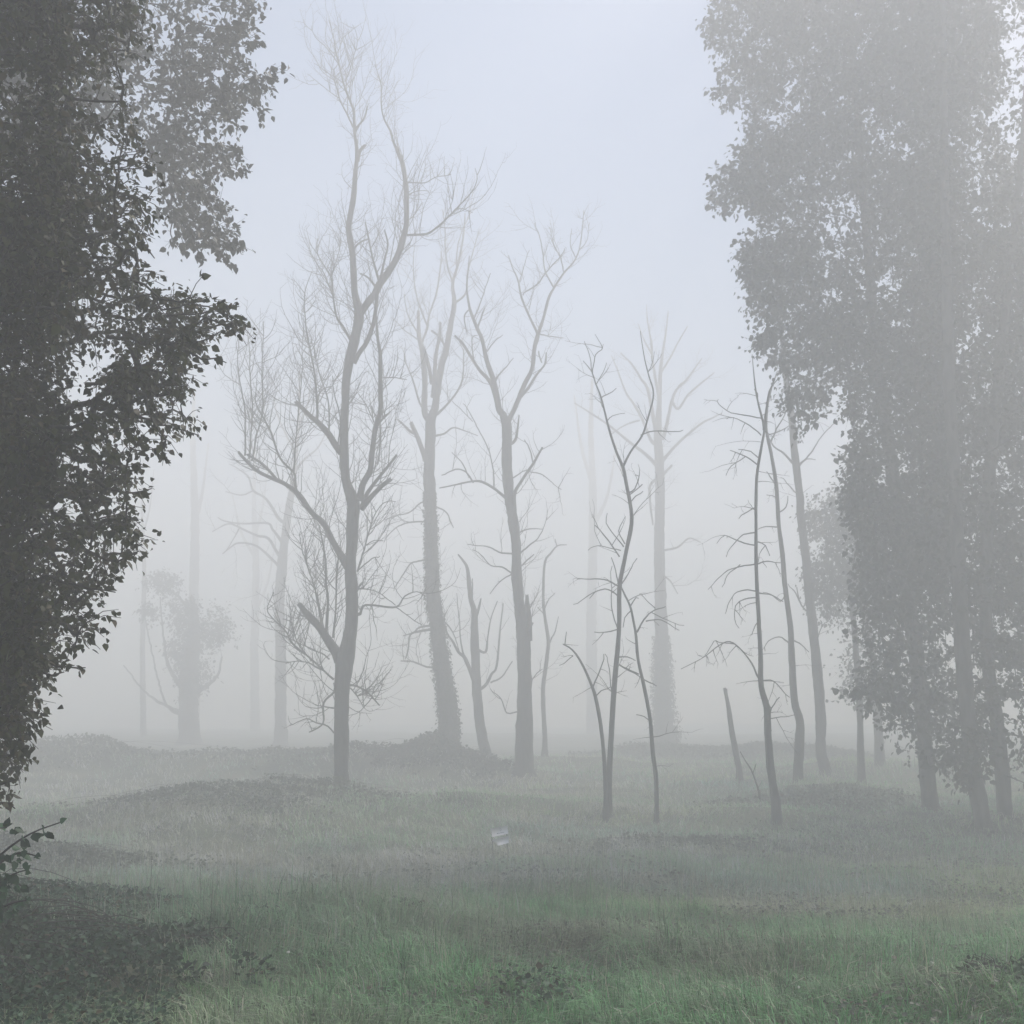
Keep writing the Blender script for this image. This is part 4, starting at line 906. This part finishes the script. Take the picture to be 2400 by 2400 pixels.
# ------------------------------------------------------------------ grass
GREEN = np.array([.075, .215, .075]); TEAL = np.array([.065, .175, .115]); DRY = np.array([.31, .30, .225]); BROWN = np.array([.11, .085, .062]); YEL = np.array([.15, .26, .07]); DARK = np.array([.032, .062, .036])
def grass(name, bands, seed, straight=1.0, dry=0.0):
    rng = np.random.RandomState(seed); mb = MB()
    for (y0, y1, tufts, per, hmin, hmax, wid, spread) in bands:
        y = rng.uniform(y0, y1, tufts); x = rng.uniform(-1, 1, tufts) * (.60 * y + 2.2)
        # hardly any grass under the corner thicket
        keep = ~((((x + 3.35) / 1.6) ** 2 + ((y - 6.4) / 1.6) ** 2 < .75) & (rng.rand(tufts) < .72))
        x, y = x[keep], y[keep]; n0 = len(x)
        tall = noise2(x, y, .8, 5) * .6 + noise2(x, y, 2.3, 6) * .6; sz = .35 + 1.15 * tall ** 1.6
        lean = noise2(x, y, 2.7, 8) * 12.6; tufthue = rng.rand(n0)
        k = per; X = np.repeat(x, k); Yv = np.repeat(y, k); n = n0 * k
        a = rng.uniform(0, 6.283, n); rr = np.abs(rng.normal(0, spread, n))
        bx = X + np.cos(a) * rr; by = Yv + np.sin(a) * rr; bz = hgt(bx, by) - .02
        H = rng.uniform(hmin, hmax, n) * np.repeat(sz, k) * rng.lognormal(0, .18, n)
        side = np.where(np.repeat(noise2(x, y, .9, 91), k) > .5, 0.0, math.pi)
        la = np.where(rng.rand(n) < .35, a, side - .35) + rng.normal(0, .55, n)
        bend = np.clip(np.abs(rng.normal(1.0, .42, n)), .08, 1.7) * straight
        dx, dy = np.cos(la), np.sin(la)
        # width axis across the lean
        wx, wy = -dy, dx; W = wid * rng.uniform(.6, 1.3, n)
        p1 = np.stack([bx + dx * H * bend * .30, by + dy * H * bend * .30, bz + H * (.62 - .10 * bend)], -1)
        p2 = np.stack([bx + dx * H * bend * .85, by + dy * H * bend * .85, bz + H * (1.0 - .46 * bend)], -1)
        p0 = np.stack([bx, by, bz], -1); wv = np.stack([wx, wy, 0 * wx], -1) * W[:, None]
        v = np.stack([p0 - wv * .5, p0 + wv * .5, p1 + wv * .42, p1 - wv * .42, p2], 1)
        i = (np.arange(n) * 5)[:, None]
        # patch colours
        d = noise2(X, Yv, 2.4, 21); e = noise2(X, Yv, 5.5, 33); g = noise2(X, Yv, 1.1, 44)
        col = GREEN[None] * 1.0 + 0 * p0
        def mixc(c, t): 
            nonlocal col
            col = col * (1 - t[:, None]) + c[None] * t[:, None]
        mixc(TEAL, sstep(.45, .7, e)); mixc(YEL, sstep(.5, .75, noise2(X, Yv, 3.3, 52)) * sstep(-2, 4, X + 1) * .8)
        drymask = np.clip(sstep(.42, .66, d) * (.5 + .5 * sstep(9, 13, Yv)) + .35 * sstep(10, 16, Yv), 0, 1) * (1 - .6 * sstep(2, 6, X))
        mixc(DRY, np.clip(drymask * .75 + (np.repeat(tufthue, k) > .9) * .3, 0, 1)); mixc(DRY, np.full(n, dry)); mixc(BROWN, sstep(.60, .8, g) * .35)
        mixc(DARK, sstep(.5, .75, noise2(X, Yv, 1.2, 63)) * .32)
        col = col * (np.repeat(rng.lognormal(0, .30, n0), k) * rng.lognormal(0, .34, n) * 1.08 * (1 + .85 * sstep(7, 20, Yv)))[:, None]  # last factor lightens blades with distance, painting fog paleness into their colour
        col = np.minimum(col, .5)
        dead = rng.rand(n) < .06; col[dead] = DRY * rng.uniform(.8, 1.5, (dead.sum(), 1))
        c = np.concatenate([col, np.ones((n, 1))], 1)
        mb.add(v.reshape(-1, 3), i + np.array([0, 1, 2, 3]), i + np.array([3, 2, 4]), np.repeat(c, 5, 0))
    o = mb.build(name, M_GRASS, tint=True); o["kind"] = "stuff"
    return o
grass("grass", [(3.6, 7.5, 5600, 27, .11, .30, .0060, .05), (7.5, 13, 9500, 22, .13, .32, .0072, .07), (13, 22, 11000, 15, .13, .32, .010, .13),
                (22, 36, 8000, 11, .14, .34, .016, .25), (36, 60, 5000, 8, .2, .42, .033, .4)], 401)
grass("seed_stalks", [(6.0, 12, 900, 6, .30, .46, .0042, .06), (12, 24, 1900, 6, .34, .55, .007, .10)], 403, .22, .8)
def weeds():
    rng = np.random.RandomState(407); mb = MB()
    for y0, y1, n, size in [(4.2, 9, 26000, .026), (9, 16, 26000, .038), (16, 30, 26000, .06)]:
        y = rng.uniform(y0, y1, n); x = rng.uniform(-1, 1, n) * (.58 * y + 1.5)
        k = noise2(x, y, 1.0, 71) * .6 + noise2(x, y, 3.1, 77) * .5 > .60; x, y = x[k], y[k]; n = len(x)
        z = hgt(x, y) + rng.uniform(.01, .13, n) * (y / 10) ** .4
        leaves(mb, np.stack([x, y, z], -1), rng.normal(0, 1, (n, 3)) * np.array([1, 1, .4]), rng.normal(0, .4, (n, 3)) + np.array([0, -.35, 1]), size * np.clip(rng.normal(1, .3, n), .4, 1.8),
               np.stack([np.clip(.5 + .3 * rng.normal(0, 1, n), 0, 1), (rng.rand(n) < .1) * .8, rng.rand(n), np.ones(n)], -1))
    o = mb.build("weeds", M_SCRUB, tint=True); o["kind"] = "stuff"
weeds()
def undergrowth():
    rng = np.random.RandomState(409); mb = MB(); n = 70000
    y = rng.uniform(4.4, 12.5, n); x = rng.uniform(-1, .1, n) * (.62 * y + .8)
    d = np.clip((x + .47 * y) / (.36 * y), 0, 1)     # thins out from the left edge towards the open grass
    k = noise2(x, y, .55, 83) * .75 + noise2(x, y, 1.7, 87) * .6 > .42 + .62 * d; x, y = x[k], y[k]; n = len(x)
    z = hgt(x, y) + rng.uniform(.02, .22, n)
    leaves(mb, np.stack([x, y, z], -1), rng.normal(0, 1, (n, 3)) * np.array([1, 1, .5]), rng.normal(0, .6, (n, 3)) + np.array([0, -.3, 1]), .030 * (y / 6) ** .5 * np.clip(rng.lognormal(0, .3, n), .4, 1.7),
           np.stack([np.clip(.5 + .3 * rng.normal(0, 1, n), 0, 1), (rng.rand(n) < .06) * .8, rng.rand(n), np.ones(n)], -1))
    o = mb.build("undergrowth", M_BRAMBLE, tint=True); o["kind"] = "stuff"
undergrowth()

# long arching tufts standing out of the grass
rngt = np.random.RandomState(411)
def tuft(x, y, h, nb, wid, label, seed):
    rng = np.random.RandomState(seed); base = np.array([x, y, float(hgt(x, y))]); mb = MB()
    for _ in range(nb):
        a = rng.uniform(0, 6.283); L = h * rng.uniform(.6, 1.25); out = L * rng.uniform(.25, .8); r0 = abs(rng.normal(0, .05))
        p = base + np.array([math.cos(a) * r0, math.sin(a) * r0, -.02]); d = np.array([math.cos(a), math.sin(a), 0])
        t = np.linspace(0, 1, 6)[:, None]
        Q = p + d * out * t ** 1.6 + np.array([0, 0, 1.0]) * (L * (t - .48 * t ** 2.4))
        wv = np.array([-d[1], d[0], 0]) * wid * (1 - .92 * t ** 1.5)
        v = np.stack([Q - wv * .5, Q + wv * .5], 1).reshape(-1, 3); i = (np.arange(5) * 2)[:, None]
        col = (GREEN * .9 + YEL * .5 * rng.rand()) * rng.uniform(.6, 1.5); 
        if rng.rand() < .15: col = DRY * 1.2
        mb.add(v, i + np.array([0, 1, 3, 2]), None, np.repeat(np.append(col, 1)[None], len(v), 0))
    o = mb.build("grass_tuft", M_GRASS, None, base, tint=True)
    tag(o, label, "grass tuft", "long grass tufts")
    return o
for k, (px, py, h, nb, wd, lab) in enumerate([
    (2250,2385,.26,60,.0065,"long-bladed grass tuft at the bottom right edge of the frame"), (2330,2340,.28,70,.0065,"arching grass tuft just inside the bottom right corner"),
    (2395,2290,.30,70,.0065,"tall grass tuft highest up on the bottom right edge"), (2395,2390,.26,60,.0065,"lush grass tuft right in the bottom right corner"),
    (1110,2340,.20,110,.005,"dark tussock of arching grass at bottom centre-left"), (1200,2325,.21,110,.005,"dark tussock of arching grass at bottom centre"),
    (1265,2210,.20,90,.005,"pale arching grass tussock in the middle of the meadow"), (1340,2300,.19,80,.005,"grass tussock right of the dark bottom-centre tussocks"),
    (900,2260,.19,70,.005,"grass tussock beside the dry brown patch"), (430,2270,.20,90,.005,"grass tussock at the edge of the corner bramble thicket"),
    (1650,2240,.19,80,.005,"bluish grass tussock right of the meadow's middle"), (1930,2290,.21,80,.005,"dry-bladed grass tussock in the right half of the meadow"),
    (470,2340,.20,90,.005,"bright grass tussock in front of the corner brambles")]):
    p = on_ground(px, py); tuft(p[0], p[1] , h, nb, wd, lab, 420 + k)

# ------------------------------------------------------------------ white two-panel sign
def sign():
    Y = 20.5; p = at(1171, 1975, Y); g = float(hgt(p[0], Y)); base = np.array([p[0], Y, g])
    root = empty("lawn_sign", base, "small tilted white two-panel sign standing in the grass", "sign")
    yaw = R(60); ex = np.array([math.cos(yaw), math.sin(yaw), .0]); ez = norm(np.array([-.10 * math.sin(yaw), .10 * math.cos(yaw), 1.0])); ey = norm(np.cross(ez, ex))
    W = 37 * mpp(1960, Y) / math.cos(yaw); m = mpp(1960, Y)
    top = at(1171, 1938, Y)[2]
    def board(mb, u0, u1, z0, z1, d0, d1, poly=None):
        pts = poly or [(u0, z0), (u1, z0), (u1, z1), (u0, z1)]
        o = np.array([p[0], Y, top]); n = len(pts)
        f = [o + ex * u * W + ez * z + ey * d0 for u, z in pts]; b = [o + ex * u * W + ez * z + ey * d1 for u, z in pts]
        v = np.array(f + b); q = [[i, (i + 1) % n, n + (i + 1) % n, n + i] for i in range(n)]
        t = [[0, i, i + 1] for i in range(1, n - 1)] + [[n, n + i + 1, n + i] for i in range(1, n - 1)]
        mb.add(v, q, t)
    ey = ey if ey[1] < 0 else -ey
    mb = MB(); board(mb, -.5, .5, -19 * m, 0, 0, -.012); mb.build("top_panel", M_SIGN, root, base, smooth=False)
    mb = MB(); board(mb, 0, 0, 0, 0, 0, -.012, [(-.15, -41 * m), (.5, -40 * m), (.5, -25 * m), (-.48, -25 * m), (-.48, -27.5 * m), (-.30, -31 * m), (-.22, -35 * m)]); mb.build("lower_panel", M_SIGN, root, base, smooth=False)
    mk = MB()
    for i in range(8):   # worn emblem: a small ring
        a = i * math.pi / 4; board(mk, .04 + .045 * math.cos(a) - .012, .04 + .045 * math.cos(a) + .012, -6.5 * m + 2.4 * m * math.sin(a) - .6 * m, -6.5 * m + 2.4 * m * math.sin(a) + .6 * m, .003, .0008)
    mk.build("emblem", M_INK, root, base, smooth=False); mk = MB()
    for i, (a, b) in enumerate([(-.22, -.12), (-.10, -.02), (0, .14), (.16, .24)]): board(mk, a, b, -14.5 * m, -13 * m, .003, .0008)
    mk.build("lettering", M_INK, root, base, smooth=False)
    st = MB()
    for u in (-.46, .46):
        o = np.array([p[0], Y, top]) + ex * u * W - ey * .022
        e = o - ez * ((o[2] - g + .3) / ez[2]); tube(st, np.array([o + ez * .012, (o + e) / 2, e]), [.008, .008, .008], 6); st.build("stake", M_STAKE, root, base); st = MB()
sign()

# ------------------------------------------------------------------ pale fallen leaves in the grass
def pale(px, py, s, k):
    rng = np.random.RandomState(500 + k); g = on_ground(px, py); D = np.linalg.norm(g - np.array([0, 0, CAM_Z]))
    f = 1 - .45 / D; base = np.array([g[0] * f, g[1] * f, CAM_Z + (g[2] - CAM_Z) * f]); mb = MB()
    leaves(mb, base[None], rng.normal(0, 1, (1, 3)) * np.array([1, 1, .3]), np.array([[rng.normal(0, .3), -.7, 1.0]]), np.array([s * D / 2400]), np.ones((1, 4)))
    o = mb.build("fallen_leaf", M_PALE, None, base); sm = o.modifiers.new("thickness", 'SOLIDIFY'); sm.thickness = .001
    tag(o, "tiny pale fallen leaf lying on the grass", "leaf", "pale fallen leaves in the grass")
for k, (px, py, s) in enumerate([(178,2098,11),(278,2102,10),(298,2112,16),(12,2157,12),(217,2214,11),(118,2236,8),(251,2300,12),(645,2298,10),(391,2077,8),(487,2058,9),(680,2232,9),(1677,1948,7),(1663,1977,7),(1798,1980,7),(1272,2181,9),(2178,2257,10),(2200,2249,8),(2252,2283,12),(1868,2315,8),(2340,2210,8)]):
    pale(px, py, s, k)
